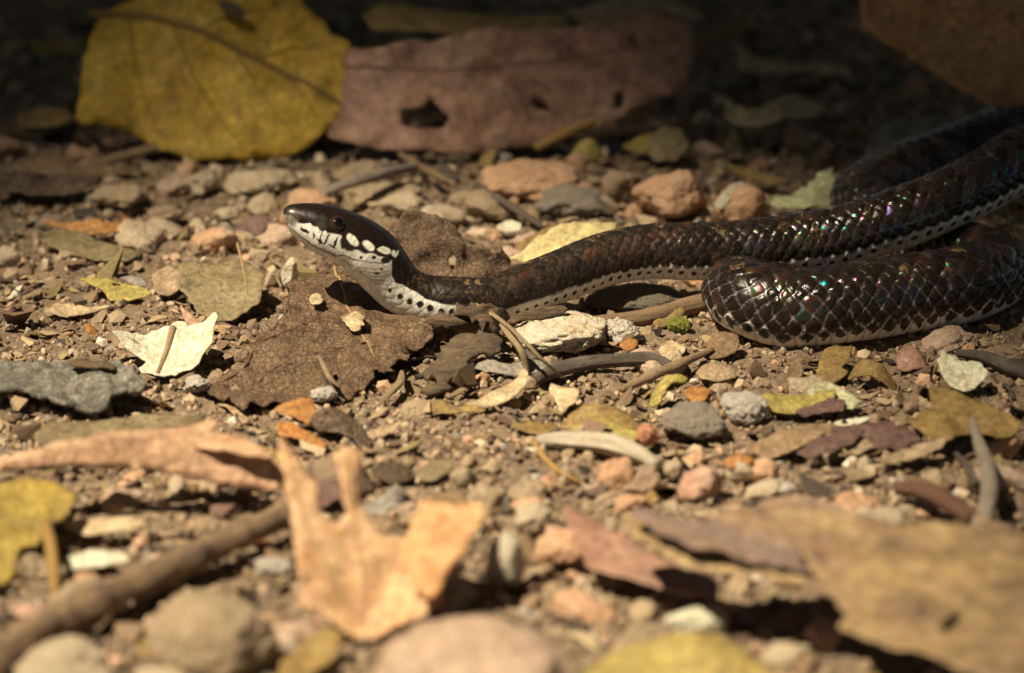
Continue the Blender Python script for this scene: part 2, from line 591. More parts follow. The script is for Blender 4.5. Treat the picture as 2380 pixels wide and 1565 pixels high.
def tube_mesh(P, R, sides=10, seed=0, rough=0.08, caps=True, flat=1.0):
    P = np.asarray(P, float)
    R = np.asarray(R, float)
    T = np.gradient(P, axis=0)
    T /= np.linalg.norm(T, axis=1)[:, None]+1e-9
    up = np.array([0, 0, 1.0])
    S = np.cross(T, up)
    ln = np.linalg.norm(S, axis=1)
    S[ln < 1e-3] = (1, 0, 0)
    S /= np.linalg.norm(S, axis=1)[:, None]
    N = np.cross(S, T)
    a = np.linspace(0, 2*np.pi, sides+1)
    s = np.concatenate([[0], np.cumsum(np.linalg.norm(np.diff(P, axis=0), axis=1))])
    rr = R[:, None]*(1+rough*fbm(np.stack([s[:, None]*2.0+0*a, np.cos(a)[None]*1.5+0*s[:, None], np.sin(a)[None]*1.5+seed*3.1+0*s[:, None]], -1), 3, seed))
    V = P[:, None]+S[:, None]*(np.cos(a)[None, :, None]*rr[..., None])+N[:, None]*(np.sin(a)[None, :, None]*rr[..., None]*flat)
    n, m = len(P), sides+1
    i = np.arange(n*m).reshape(n, m)
    F = np.stack([i[:-1, :-1], i[:-1, 1:], i[1:, 1:], i[1:, :-1]], -1).reshape(-1, 4)
    faces = [tuple(f) for f in F]
    if caps:
        faces.append(tuple(i[0, :-1][::-1]))
        faces.append(tuple(i[-1, :-1]))
    uv = np.stack([np.repeat(s, m), np.tile(a, n)*np.mean(R)], -1)
    return V.reshape(-1, 3), faces, uv


def spline(P, n):
    P = np.asarray(P, float)
    if len(P) < 3:
        t = np.linspace(0, 1, n)[:, None]
        return P[0]*(1-t)+P[-1]*t
    d = np.concatenate([[0], np.cumsum(np.sqrt(np.linalg.norm(np.diff(P, axis=0)[:, :3], axis=1))+1e-6)])
    Q = np.vstack([2*P[0]-P[1], P, 2*P[-1]-P[-2]])
    dd = np.concatenate([[d[0]-(d[1]-d[0])], d, [d[-1]+(d[-1]-d[-2])]])
    out = []
    for t in np.linspace(0, d[-1], n):
        k = min(max(np.searchsorted(d, t)-1, 0), len(P)-2)
        p0, p1, p2, p3 = Q[k:k+4]
        t0, t1, t2, t3 = dd[k:k+4]
        a1 = (t1-t)/(t1-t0)*p0+(t-t0)/(t1-t0)*p1
        a2 = (t2-t)/(t2-t1)*p1+(t-t1)/(t2-t1)*p2
        a3 = (t3-t)/(t3-t2)*p2+(t-t2)/(t3-t2)*p3
        b1 = (t2-t)/(t2-t0)*a1+(t-t0)/(t2-t0)*a2
        b2 = (t3-t)/(t3-t1)*a2+(t-t1)/(t3-t1)*a3
        out.append((t2-t)/(t2-t1)*b1+(t-t1)/(t2-t1)*b2)
    return np.array(out)


_seed = [100]


def nseed():
    _seed[0] += 1
    return _seed[0]


def sheet(name, label, cat, mat, outline, base, tilt=(0, 0), z0=0.08, cx=0., cy=0., cxy=0., wav=0.05, wf=1.0,
          rag=0.01, t=0.014, res=None, rib=None, ribr=0.03, ribmat='rib', veins=(), holes=(), rnd=1, fold=None, group=None,
          bladename='blade', veinmat=None, flake=0.0, into=None, part='flap', veink=0.55):
    """a leaf or bark piece: the outline lies in a tilted plane resting on the soil, then it is curled and wrinkled"""
    sd = nseed()
    o = U(base[0], base[1], z0)
    ax, ay = math.radians(tilt[0]), math.radians(tilt[1])
    e1 = np.array([math.cos(ay), 0, math.sin(ay)])
    e2 = np.array([0, math.cos(ax), math.sin(ax)])
    n = np.cross(e1, e2)
    n /= np.linalg.norm(n)
    e2 = np.cross(n, e1)

    def toloc(poly):
        P = np.array([UP(x, y, o, n)-o for x, y in poly])
        return np.stack([P @ e1, P @ e2], -1)
    poly = toloc(roundpoly(outline, rnd))
    cen = (poly.min(0)+poly.max(0))/2
    half = (poly.max(0)-poly.min(0))/2
    if res is None:
        res = float(np.clip(half.max()/14, 0.04, 0.14))
    poly = densify(poly, res)
    wav *= 1.35
    if rag:
        s = np.arange(len(poly))*0.9
        d = 1.7*fbm(np.stack([s*0.7, s*0+sd, s*0], -1), 4, sd, 0.75)
        d = np.minimum(d, 0.6)+0.25*np.minimum(fbm(np.stack([s*0.18, s*0+sd+4, s*0], -1), 2, sd+2)-0.2, 0)*8
        tg = np.roll(poly, -1, 0)-np.roll(poly, 1, 0)
        nn = np.stack([tg[:, 1], -tg[:, 0]], -1)/(np.linalg.norm(tg, axis=1)[:, None]+1e-9)
        poly = poly+nn*(d*rag)[:, None]
    H = [densify(toloc(roundpoly(h, 1)), res*0.8) for h in holes]
    P, F = fill_sheet(poly, res, H, sd)
    flk = flake

    def disp(Q):
        q = (Q-cen)/half
        d = cx*q[:, 0]**2+cy*q[:, 1]**2+cxy*q[:, 0]*q[:, 1]
        d = d+wav*fbm2(Q[:, 0]*0.9*wf+sd, Q[:, 1]*0.9*wf, 3, sd)+0.25*wav*fbm2(Q[:, 0]*4*wf, Q[:, 1]*4*wf+sd, 2, sd+5)
        if flk:
            rd = fbm2(Q[:, 0]*3.0+sd, Q[:, 1]*7.0, 3, sd+8)
            d = d+flk*np.abs(rd)+flk*0.8*np.floor(2.5*fbm2(Q[:, 0]*1.6, Q[:, 1]*3.0+sd, 2, sd+12))/2.5
        if fold is not None:
            for (fx, fy, fa, fk) in fold:
                f = toloc([(fx, fy)])[0]
                ca, sa = math.cos(math.radians(fa)), math.sin(math.radians(fa))
                dist = (Q[:, 0]-f[0])*(-sa)+(Q[:, 1]-f[1])*ca
                d = d-fk*(np.sqrt(dist*dist+0.0025)-0.05)
        return d
    W = o+P[:, :1]*e1+P[:, 1:]*e2+disp(P)[:, None]*n
    # facing up
    fn = np.cross(W[F[:, 1]]-W[F[:, 0]], W[F[:, 2]]-W[F[:, 0]])
    fl = (fn @ n) < 0
    F[fl] = F[fl][:, ::-1]
    fn[fl] *= -1
    N = np.zeros_like(W)
    for k in range(3):
        np.add.at(N, F[:, k], fn)
    N /= np.linalg.norm(N, axis=1)[:, None]+1e-12
    root = W.mean(0)
    root[2] = W[:, 2].min()
    V2, faces = solid(W-root, N, F, t)
    me = mk_mesh(name, V2, faces, mat=M[mat])
    if into is not None:
        return link(part, me, root-np.array(into.location)/CM, into)
    if rib is None and not veins and bladename == 'blade':
        ob = link(name, me, root)
    else:
        ob = link(name, None, root)
        ob.empty_display_size = 0.005
        link(bladename, me, parent=ob)
        for kind, pts, r in ([('midrib', rib, ribr)] if rib else [])+[('vein', v, ribr*veink) for v in veins]:
            Q = spline(toloc(pts), 24)
            Z = o+Q[:, :1]*e1+Q[:, 1:]*e2+disp(Q)[:, None]*n-root
            Rr = np.linspace(r, r*0.5, 24)
            tv, tf, uv = tube_mesh(Z, Rr, 8, sd)
            link(kind, mk_mesh(kind, tv, tf, uv=uv, mat=M[(veinmat or ribmat) if kind == 'vein' else ribmat]), parent=ob)
    return tag(ob, label, cat, group)


def ico(sub):
    t = (1+5**.5)/2
    V = [(-1, t, 0), (1, t, 0), (-1, -t, 0), (1, -t, 0), (0, -1, t), (0, 1, t), (0, -1, -t), (0, 1, -t), (t, 0, -1), (t, 0, 1), (-t, 0, -1), (-t, 0, 1)]
    F = [(0, 11, 5), (0, 5, 1), (0, 1, 7), (0, 7, 10), (0, 10, 11), (1, 5, 9), (5, 11, 4), (11, 10, 2), (10, 7, 6), (7, 1, 8), (3, 9, 4), (3, 4, 2), (3, 2, 6), (3, 6, 8), (3, 8, 9), (4, 9, 5), (2, 4, 11), (6, 2, 10), (8, 6, 7), (9, 8, 1)]
    V = [np.array(v)/np.linalg.norm(v) for v in V]
    for _ in range(sub):
        c = {}
        G = []

        def mid(a, b):
            k = (min(a, b), max(a, b))
            if k not in c:
                m = V[a]+V[b]
                V.append(m/np.linalg.norm(m))
                c[k] = len(V)-1
            return c[k]
        for a, b, d in F:
            x, y, z = mid(a, b), mid(b, d), mid(d, a)
            G += [(a, x, z), (b, y, x), (d, z, y), (x, y, z)]
        F = G
    return np.array(V), np.array(F)


ICO = {k: ico(k) for k in range(5)}


def rock_shape(seed, sub=3, ang=0.6, rough=0.12, planes=14):
    V, F = ICO[sub]
    r = np.random.default_rng(seed)
    K = r.normal(size=(planes, 3))
    K /= np.linalg.norm(K, axis=1)[:, None]
    d = r.uniform(0.66, 1.0, planes)
    dots = V @ K.T
    rad = np.where(dots > 0.05, d/np.maximum(dots, 0.05), 9)
    # soft minimum rounds the broken edges
    k = 16.0
    rm = -np.log(np.exp(-k*np.minimum(rad, 3)).sum(1)+np.exp(-k*1.12))/k
    ang = min(1.0, ang+0.3)
    R = ang*rm+(1-ang)*1.0
    R = R*(1+rough*fbm(V*1.6+seed*0.37, 4, seed)+rough*0.5*fbm(V*5+seed, 4, seed+3, 0.65))
    return V*R[:, None], F


def rock(name, label, mat, box, ang=0.6, rough=0.12, depth=0.9, sub=4, sink=0.25, z0=0.0, rz=None, cat='stone', group=None, smooth_sh=True, lumps=0.0):
    """box: left, top, right, bottom of the stone in the picture; it rests partly sunk in the soil"""
    sd = nseed()
    x0, y0, x1, y1 = box
    p = U((x0+x1)/2, y1, z0)
    w = CAMP-p
    k = np.linalg.norm(w)/FPX
    a = (x1-x0)/2*k
    hpx = (y1-y0)*k
    b = a*depth
    # lower silhouette is the ground contact at the front, upper the far top
    c = max(0.25*a, (hpx-b*math.sin(PITCH)*0.9)/(1+math.cos(PITCH))*1.1)
    V, F = rock_shape(sd, sub, ang, rough)
    if lumps:
        V = V*(1+lumps*np.abs(fbm(ICO[sub][0]*2.6+sd, 3, sd+9)))[:, None]
    lo, hi = V.min(0), V.max(0)
    V = (V-(lo+hi)/2)/((hi-lo)/2)
    if rz:
        ca, sa = math.cos(rz), math.sin(rz)
        V = V @ np.array([[ca, sa, 0], [-sa, ca, 0], [0, 0, 1]])
    V = V*np.array([a, b, c])
    cen = p+np.array([0, b*0.75, c*(1-sink)])
    base = cen-np.array([0, 0, c])
    me = mk_mesh(name, V+np.array([0, 0, c]), F, mat=M[mat], smooth_sh=smooth_sh)
    o = link(name, me, base)
    return tag(o, label, cat, group)


def stick(name, label, cat, mat, pts, r, n=40, sides=12, rough=0.1, flat=1.0, group=None, knots=0.0):
    """pts: picture x, y and the height above the soil of the stick's axis; r: radii along it"""
    sd = nseed()
    P = np.array([U(x, y, z) for x, y, z in pts])
    C = spline(P, n)
    r = np.interp(np.linspace(0, 1, n), np.linspace(0, 1, len(r)), r)
    if knots:
        r = r*(1+knots*np.clip(fbm(np.stack([np.arange(n)*0.45, np.zeros(n), np.zeros(n)], -1), 2, sd), 0, 1))
    root = C[0].copy()
    V, F, uv = tube_mesh(C-root, r, sides, sd, rough, True, flat)
    o = link(name, mk_mesh(name, V, F, uv=uv, mat=M[mat]), root)
    return tag(o, label, cat, group)


# ------------------------------------------------------------------ the snake
# top and bottom of the head and neck in the picture, and the depth of the axis
HEADTB = [(662, 496, 662, 512, -.08), (666, 484, 664, 519, -.08), (674, 477, 670, 528, -.08), (690, 473.5, 685, 541, -.07), (705, 472.5, 701, 553, -.06), (735, 474.5, 723, 571, -.05), (762, 479, 745, 587, -.04),
          (804, 492, 775, 604, -.02), (848, 509, 806, 621, .0), (887, 532, 828, 644, .02), (914, 557, 843, 663, .03),
          (936, 588, 861, 685, .04), (962, 622, 885, 709, .04), (993, 643, 922, 732, .04), (1026, 650, 970, 750, .04), (1070, 648, 1046, 757, .04)]
# axis further back along the body: picture x, y, depth, radius
BODY = [(1140, 699, .16, .300), (1200, 679, .34, .312), (1300, 644, .70, .335), (1400, 606, 1.02, .345), (1500, 587, 1.22, .355),
        (1600, 586, 1.32, .375), (1700, 584, 1.42, .383), (1800, 574, 1.52, .385), (1900, 562, 1.62, .395), (2000, 538, 1.72, .395),
        (2100, 505, 1.88, .395), (2200, 465, 2.2, .395), (2300, 415, 2.7, .40), (2390, 364, 3.25, .41)]
# out of the frame, back, under and round to the front coil, then the tail: x, y, z, radius
HID = [(7.9, 4.1, 1.15, .43), (8.6, 5.2, .9, .45), (8.3, 6.4, .62, .46), (7.2, 6.6, .6, .46), (6.1, 5.7, .52, .46), (5.25, 4.95, .47, .45), (4.75, 4.2, .44, .43), (4.95, 3.4, .40, .40),
       (5.4, 2.75, .37, .38), (5.85, 2.25, .38, .39), (6.2, 1.65, .43, .43), (6.22, 1.15, .47, .46), (5.9, .72, .49, .485)]
COIL = [(2215, 667, .45, .49), (2100, 686, .18, .50), (2000, 702, -.02, .50), (1900, 714, -.12, .50), (1835, 721, -.10, .495)]
TAIL = [(3.02, .14, .46, .47), (2.86, .52, .44, .43), (3.05, .92, .36, .36), (3.5, 1.02, .30, .30), (4.2, 1.05, .24, .24), (4.9, 1.1, .17, .16), (5.5, 1.2, .1, .06), (5.8, 1.25, .06, .02)]


def build_snake():
    ctrl, ra = [], []
    for tx, ty, bx, by, y in HEADTB:
        a, b = UY(tx, ty, y), UY(bx, by, y)
        ctrl.append((a+b)/2)
        ra.append(np.linalg.norm(a-b)/2)
    for px, py, y, r in BODY:
        ctrl.append(UY(px, py, y))
        ra.append(r)
    for x, y, z, r in HID:
        ctrl.append(np.array([x, y, z]))
        ra.append(r)
    for px, py, y, r in COIL:
        ctrl.append(UY(px, py, y))
        ra.append(r)
    for x, y, z, r in TAIL:
        ctrl.append(np.array([x, y, z]))
        ra.append(r)
    D = spline(np.column_stack([ctrl, ra]), 4000)
    L = np.concatenate([[0], np.cumsum(np.linalg.norm(np.diff(D[:, :3], axis=0), axis=1))])
    # ring spacing: fine on the head, then by the size of the scales
    s = [0.0]
    while s[-1] < L[-1]:
        s.append(s[-1]+(0.0085 if s[-1] < 2.4 else 0.0150))
    s = np.array(s[:-1])
    C = np.stack([np.interp(s, L, D[:, k]) for k in range(3)], -1)
    R = np.interp(s, L, D[:, 3])
    for _ in range(12):
        C[1:-1] = C[1:-1]*0.5+(C[:-2]+C[2:])*0.25
        R[3:-1] = R[3:-1]*0.5+(R[2:-2]+R[4:])*0.25
    T = np.gradient(C, s, axis=0)
    for _ in range(30):
        T[1:-1] = T[1:-1]*0.5+(T[:-2]+T[2:])*0.25
    T /= np.linalg.norm(T, axis=1)[:, None]
    up = np.array([0, 0, 1.0])
    N = up-T*(T @ up)[:, None]
    N /= np.linalg.norm(N, axis=1)[:, None]
    S = np.cross(T, N)             # for a head pointing left this is the far side
    m = 200
    th = np.linspace(-np.pi, np.pi, m, endpoint=False)   # 0 is the back, +-pi the belly
    s2, t2 = np.meshgrid(s, th, indexing='ij')
    head = 1-smooth(1.35, 1.75, s2)
    # cross-section: rounder body, head a little flat on top with full cheeks
    latf = np.interp(s, [0, .2, .6, 1.1, 1.5, 2.2, 4], [1.0, 1.02, 1.04, 1.12, 1.02, .98, 1.0])
    cth, sth = np.cos(t2), np.sin(t2)
    ex = np.where(head > 0, 1-0.10*head, 1.0)
    cu = np.sign(cth)*np.abs(cth)**ex
    su = np.sign(sth)*np.abs(sth)**ex
    belly = 1-0.07*(1-head)*smooth(2.35, 3.0, np.abs(t2))
    base = C[:, None]+N[:, None]*(cu*belly*R[:, None])[..., None]+S[:, None]*(su*(R*latf)[:, None])[..., None]
    nrm = N[:, None]*cth[..., None]+S[:, None]*sth[..., None]
    # ---- scales: lattice of diamonds
    pitch = np.interp(s, [0, 1.6, 3.5, 7, 12, 18, L[-1]-7, L[-1]-2, L[-1]], [.12, .125, .14, .165, .205, .235, .235, .12, .06])
    A = np.concatenate([[0], np.cumsum(np.diff(s)/pitch[:-1])])
    a2 = np.repeat(A[:, None], m, 1)
    dth = math.radians(16.1)
    tt = t2/dth
    wob = 1-head
    p = a2+tt/2+0.16*wob*fbm(np.stack([s2*4.5, t2*5, 0*s2], -1), 2, 201)
    q = a2-tt/2+0.16*wob*fbm(np.stack([s2*4.5, t2*5, 0*s2+7], -1), 2, 203)
    p0, q0 = np.round(p), np.round(q)
    du = (p-p0+q-q0)/2             # along the body, -.5 to .5
    dv = (p-p0)-(q-q0)             # across, -1 to 1
    row = p0-q0
    e1 = 2*np.abs(du)+np.abs(dv)
    d = ((2*np.abs(du))**1.3+np.abs(dv)**1.3)**(1/1.3)*1.06
    dorsal = np.abs(row) <= 7
    vent = ~dorsal
    hsh = _h(p0.astype(np.int64), q0.astype(np.int64), np.zeros_like(p0).astype(np.int64), 3)
    hs2 = _h(p0.astype(np.int64), q0.astype(np.int64), np.ones_like(p0).astype(np.int64), 7)
    hs3 = _h(p0.astype(np.int64), q0.astype(np.int64), np.ones_like(p0).astype(np.int64)*5, 17)
    amp = (np.interp(s, [0, 3.5, 7, 12], [.03, .04, .12, .135])*pitch)[:, None]
    hgt = np.where(dorsal, (1-np.clip(d, 0, 1.15)**2.6)*amp+0.16*amp*du*2*(1-np.clip(d, 0, 1)), 0)
    # belly plates
    va = a2-np.floor(a2)
    vedge = np.minimum(va, 1-va)
    hgt = np.where(vent, amp*(0.35-0.5*np.exp(-(vedge/0.07)**2)+0.25*va), hgt)
    # a slight tilt of every scale breaks up the highlights
    hgt = hgt+np.where(dorsal, amp*0.5*((hsh-.5)*du*2+(hs2-.5)*dv)*(1-np.clip(d, 0, 1)**4), 0)
    hgt = hgt*(1-head)
    pos = base+nrm*hgt[..., None]
    # ---- pigment
    P0 = base.copy()
    front = 1-smooth(9.0, 16.0, s2)            # white-flanked front part, darker coil
    dark = np.stack([0.0125+0.008*hsh, 0.0090+0.005*hsh, 0.0070+0.003*hsh], -1)
    red = np.array([0.085, 0.030, 0.015])
    tanc = np.array([0.20, 0.125, 0.055])
    patch = fbm(np.stack([s2*1.5, np.abs(t2)*1.3, 0*s2], -1), 3, 77)
    topw = 1-smooth(0.5, 1.35, np.abs(t2))
    wr = np.clip((hs2-0.50)*3.0, 0, 1)*(0.30+0.70*topw)*np.clip(0.65+patch, 0.1, 1)
    wt = np.clip((hs3-0.86)*9, 0, 1)*(0.15+0.85*topw)
    fl = fbm(np.stack([p*5.1, q*5.1, hsh*50], -1), 2, 5)
    col = dark+(red-dark)*(wr*0.5)[..., None]
    col = col+(tanc-col)*(wt*smooth(-.2, .5, fl)*0.8)[..., None]
    col = col*(1+0.35*fl)[..., None]
    fk = fbm(base*26.0, 3, 301)
    col = col+(np.array([0.095, 0.060, 0.026])-col)*(smooth(0.15, 0.75, fk)*0.42*(1-0.6*smooth(6, 12, s2)))[..., None]
    skin = np.array([0.42, 0.37, 0.40])
    skd = np.array([0.025, 0.018, 0.014])
    sw = smooth(0.35, 1.5, np.abs(t2))*(0.25+0.75*smooth(12, 19, s2))
    skc = skd+(skin-skd)*sw[..., None]
    coilw = smooth(12, 19, s2)
    brk = np.clip(0.75+0.7*fbm(np.stack([s2*3.1, t2*4.0, 0*s2], -1), 3, 91), 0.15, 1)
    edge = np.maximum(smooth(0.92-0.04*coilw, 1.03-0.02*coilw, d), smooth(0.91, 0.985, e1)*(0.15+0.42*coilw))*brk
    col = np.where(dorsal[..., None], col+(skc-col)*edge[..., None], col)
    white = np.array([0.78, 0.74, 0.69])
    ar = np.abs(row)
    # the lowest rows: white scales with a dark blotch
    # front of the body: row 7 white with an oval spot low on it, row 6 half white
    lowf = (ar >= 7) & dorsal
    spot = smooth(0.62, 0.40, np.sqrt((du/0.50)**2+((np.where(t2 > 0, dv, -dv)-0.14)/0.78)**2))
    c7f = white+(np.array([.022, .015, .012])-white)*spot[..., None]
    c7f = c7f*(1-0.5*smooth(0.93, 1.03, d))[..., None]
    blotch = smooth(0.95, 0.72, d+0.25*fl+0.30*np.clip(np.where(t2 > 0, dv, -dv), 0, 1))
    c7c = white*0.9+(np.array([.020, .013, .012])-white*0.9)*blotch[..., None]
    f3 = smooth(0.35, 0.65, front)[..., None]
    c7 = c7c*(1-f3)+c7f*f3
    col = np.where(lowf[..., None], c7, col)
    r6 = (ar == 6) & dorsal
    lowside = smooth(-0.15, 0.35, np.where(t2 > 0, dv, -dv)-0.3+0.8*smooth(5.0, 2.0, s2)+0.15*fl)
    col = np.where(r6[..., None], col+(white*0.9-col)*(lowside*front*smooth(0.0, 0.3, front)*(1-0.55*smooth(0.9, 1.02, d)))[..., None], col)
    vc = white*(1-0.45*np.exp(-(vedge/0.06)**2))[..., None]*np.array([1.0, .97, .96])
    vspot = smooth(1.0, 0.7, np.sqrt(((va-0.5)/0.30)**2+((np.abs(t2)-math.radians(125))/math.radians(6.5))**2))*0
    vc = vc+(np.array([.03, .02, .018])-vc)*vspot[..., None]
    col = np.where(vent[..., None], vc, col)
    # ---- head and neck markings, laid out in the side view of the head
    near = s2 < 2.9
    ni = int(np.searchsorted(s, 2.9))
    mir = base[:ni].copy()
    # the side towards the viewer carries the layout; the far side mirrors it
    S_side = 1 if S[10, 1] < 0 else -1
    idx = np.arange(m)
    far = (np.sin(th)*S_side) < 0
    mi = (m-idx) % m
    src = np.where(far, mi, idx)
    mir = base[:ni][:, src]
    uv2 = proj(mir.reshape(-1, 3)).reshape(ni, m, 2)
    zx = (uv2[..., 0]-639.2)/.2197
    zy = (uv2[..., 1]-453.2)/.2197
    jit = fbm(np.stack([zx/60, zy/60, zx*0], -1), 3, 41)
    jx, jy = zx+6*jit, zy+6*fbm(np.stack([zx/60, zy/60, zx*0+9], -1), 3, 43)
    hd = np.array([0.0125, 0.0075, 0.0055])
    hw = np.array([0.76, 0.73, 0.65])
    # height of the border between dark crown and pale lips
    bx = [0, 110, 190, 250, 330, 400, 480, 560, 620, 700, 740, 830, 920, 1010, 1090, 1180, 1232, 1236, 1262, 1290, 1360, 1450, 1530, 1600, 1700, 1780, 1870, 2000, 2400]
    by = [215, 215, 225, 300, 300, 330, 375, 400, 410, 430, 530, 575, 600, 620, 625, 660, 690, 860, 930, 945, 955, 1010, 1060, 1100, 1130, 1158, 1172, 1165, 1150]
    bnd = np.interp(jx, bx, by)
    dk = smooth(8, -8, jy-bnd)
    hc = hw+(hd-hw)*dk[..., None]
    # brown wash on the crown and dusky snout
    hc = hc+(np.array([.085, .066, .042])-hc)*(smooth(130, 60, np.hypot((jx-175)*1.2, jy-240))*0.85)[..., None]
    hc = hc+(np.array([.055, .042, .034])-hc)*(smooth(90, 40, np.hypot(jx-480, (jy-330)*1.4))*0.7)[..., None]

    def ell(cx, cy, rx, ry, ang=0, soft=0.18):
        c, s_ = math.cos(math.radians(ang)), math.sin(math.radians(ang))
        X, Y = jx-cx, jy-cy
        e = np.sqrt(((X*c+Y*s_)/rx)**2+((-X*s_+Y*c)/ry)**2)
        return smooth(1+soft, 1-soft, e)

    def paint(w, c):
        nonlocal hc
        hc = hc+(np.array(c)-hc)*w[..., None]
    pale = (0.82, 0.80, 0.72)
    ink = (0.022, 0.015, 0.012)
    # lip shields parted by dark seams
    for a_ in [(300, 375, 16, 40, -50), (355, 405, 13, 55, -45), (420, 395, 13, 70, 10), (490, 450, 17, 75, 12), (548, 470, 15, 72, 28), (640, 505, 16, 65, 22), (720, 505, 22, 75, 5), (600, 545, 45, 10, 35), (480, 490, 40, 12, 40)]:
        paint(ell(*a_), ink)
    for a_ in [(365, 335, 27, 32, 0), (437, 378, 26, 40, 5), (520, 425, 26, 52, 22), (592, 472, 36, 50, 25), (682, 495, 28, 62, 10), (375, 425, 30, 24, 0)]:
        paint(ell(*a_), pale)
    paint(ell(770, 520, 95, 62, 42), ink)
    paint(ell(935, 570, 75, 45, 35), ink)
    paint(ell(1130, 615, 90, 42, 12), ink)
    for a_ in [(822, 482, 82, 42, 47), (990, 540, 72, 42, 42), (1158, 588, 72, 34, 12), (1258, 625, 24, 46, -10), (1296, 612, 14, 34, 30)]:
        paint(ell(*a_), (0.76, 0.73, 0.60))
    for a_ in [(915, 665, 15, 18), (1045, 662, 24, 18), (1170, 690, 52, 32), (1236, 672, 26, 22), (1132, 792, 18, 12), (1080, 832, 30, 14), (836, 683, 10, 8)]:
        paint(ell(*a_), ink)
    # mouth line and throat folds
    def line(pts, w, c, k):
        best = np.full(jx.shape, 1e9)
        for (x1, y1), (x2, y2) in zip(pts[:-1], pts[1:]):
            t = np.clip(((jx-x1)*(x2-x1)+(jy-y1)*(y2-y1))/((x2-x1)**2+(y2-y1)**2), 0, 1)
            best = np.minimum(best, np.hypot(jx-x1-t*(x2-x1), jy-y1-t*(y2-y1)))
        paint(smooth(w*1.4, w*0.5, best)*k, c)
    line([(125, 330), (210, 395), (300, 460), (400, 530), (520, 590), (640, 645), (720, 640), (860, 690), (1000, 715), (1150, 720)], 9, (.08, .055, .04), .75)
    for k in range(5):
        line([(720+60*k, 700+42*k), (900+45*k, 770+42*k), (1060+40*k, 790+40*k), (1190+12*k, 760+40*k)], 6, (.16, .12, .09), .55)
    for (xx, yy) in [(640, 600), (720, 600), (800, 640), (880, 700)]:
        line([(xx, yy), (xx-18, yy+55)], 5, (.14, .1, .08), .5)
    # dark spots low on the neck
    for (xx, yy, r_) in [(1215, 1005, 22), (1325, 1075, 30), (1425, 1125, 33), (1535, 1155, 38), (1640, 1195, 38), (1755, 1230, 34), (1868, 1235, 34)]:
        paint(ell(xx, yy, r_, r_), ink)
    fkh = fbm(base[:ni]*26.0, 3, 301)
    paint(smooth(0.2, 0.8, fkh)*0.5*dk*smooth(1180, 1330, zx), (0.105, 0.066, 0.028))
    # nostril and rim of the eye
    paint(ell(330, 215, 18, 12, 30), (.008, .006, .005))
    paint(ell(665, 300, 118, 112), (.012, .008, .006))
    # neck scales keep their seams
    seam = (edge[:ni]*(1-head[:ni]))*np.where(dorsal[:ni], 1, 0)
    hc = hc*(1-0.45*seam)[..., None]
    vs_ = np.where(vent[:ni], np.exp(-(vedge[:ni]/0.06)**2), 0)*(1-head[:ni])
    hc = hc*(1-0.3*vs_)[..., None]
    hc = hc*(1+0.22*fbm(np.stack([zx/22, zy/22, 0*zx], -1), 3, 51))[..., None]
    w = smooth(2050, 1850, zx)[..., None]
    col[:ni] = col[:ni]*(1-w)+hc*w
    col = np.clip(col, 0.004, 0.85)
    root = np.array([pos[..., 0].mean(), pos[..., 1].mean(), 0.0])
    n = len(s)
    V = pos.reshape(-1, 3)-root
    i = np.arange(n*m).reshape(n, m)
    j = np.roll(i, -1, 1)
    F = np.stack([i[:-1], i[1:], j[1:], j[:-1]], -1).reshape(-1, 4)
    V = np.concatenate([V, [C[0]-T[0]*0.012-root, C[-1]-root]])
    faces = np.concatenate([F, np.stack([np.full(m, n*m), i[0], j[0], j[0]], -1)[:, :4]])
    colv = np.concatenate([col.reshape(-1, 3), [col[0, 0], col[-1, 0]]])
    # film thickness per scale drives the rainbow sheen
    film = (0.5+0.5*(hs3*0.7+0.3*np.clip(fl, -1, 1)))*(1-head)*(((ar >= 5) & (hs2 < 0.35) & (s2 < 14)) | ((hs2 > 0.66) & (ar < 6)))*(s2 > 6.5)
    alpha = np.concatenate([film.ravel(), [0, 0]])
    colv = np.column_stack([colv, alpha])
    tri_head = [(n*m, int(i[0, k]), int(i[0, (k+1) % m])) for k in range(m)]
    tri_tail = [(n*m+1, int(i[-1, (k+1) % m]), int(i[-1, k])) for k in range(m)]
    # orientation: make the quads face outwards
    k0 = n//2
    a, b, c_ = V[F[k0*m, 0]], V[F[k0*m, 1]], V[F[k0*m, 2]]
    if np.dot(np.cross(b-a, c_-a), nrm[k0, 0]) < 0:
        F = F[:, ::-1]
        tri_head = [t_[::-1] for t_ in tri_head]
        tri_tail = [t_[::-1] for t_ in tri_tail]
    faces = F.tolist()+tri_head+tri_tail
    g = NT('snake_skin')
    at = g.n('ShaderNodeAttribute', attribute_name='Col')
    v = g.coords(offset_random=False)
    f = g.noise(v, 45, 5, 0.7)
    g.l(g.mix(0.5, at.outputs['Color'], g.ramp(f, [(0.3, 0.25), (0.7, 0.75)]), 'OVERLAY'), g.p.inputs['Base Color'])
    g.l(g.ramp(g.noise(v, 18, 4, 0.6), [(0.35, 0.16), (0.7, 0.34)]), g.p.inputs['Roughness'])
    g.p.inputs['Specular IOR Level'].default_value = 0.36
    mr = g.n('ShaderNodeMapRange')
    mr.inputs[1].default_value = 0.0
    mr.inputs[2].default_value = 1.0
    mr.inputs[3].default_value = 0.0
    mr.inputs[4].default_value = 620.0
    g.l(at.outputs['Alpha'], mr.inputs[0])
    g.l(mr.outputs[0], g.p.inputs['Thin Film Thickness'])
    g.p.inputs['Thin Film IOR'].default_value = 1.8
    g.bump(f, 0.25, 0.008)
    gl = g.n('ShaderNodeAttribute', attribute_name='Gloss')
    g.l(g.math('ADD', gl.outputs['Fac'], g.ramp(g.noise(v, 18, 4, 0.6), [(0.35, 0.0), (0.7, 0.16)])), g.p.inputs['Roughness'])
    ob = link('snake', None, root)
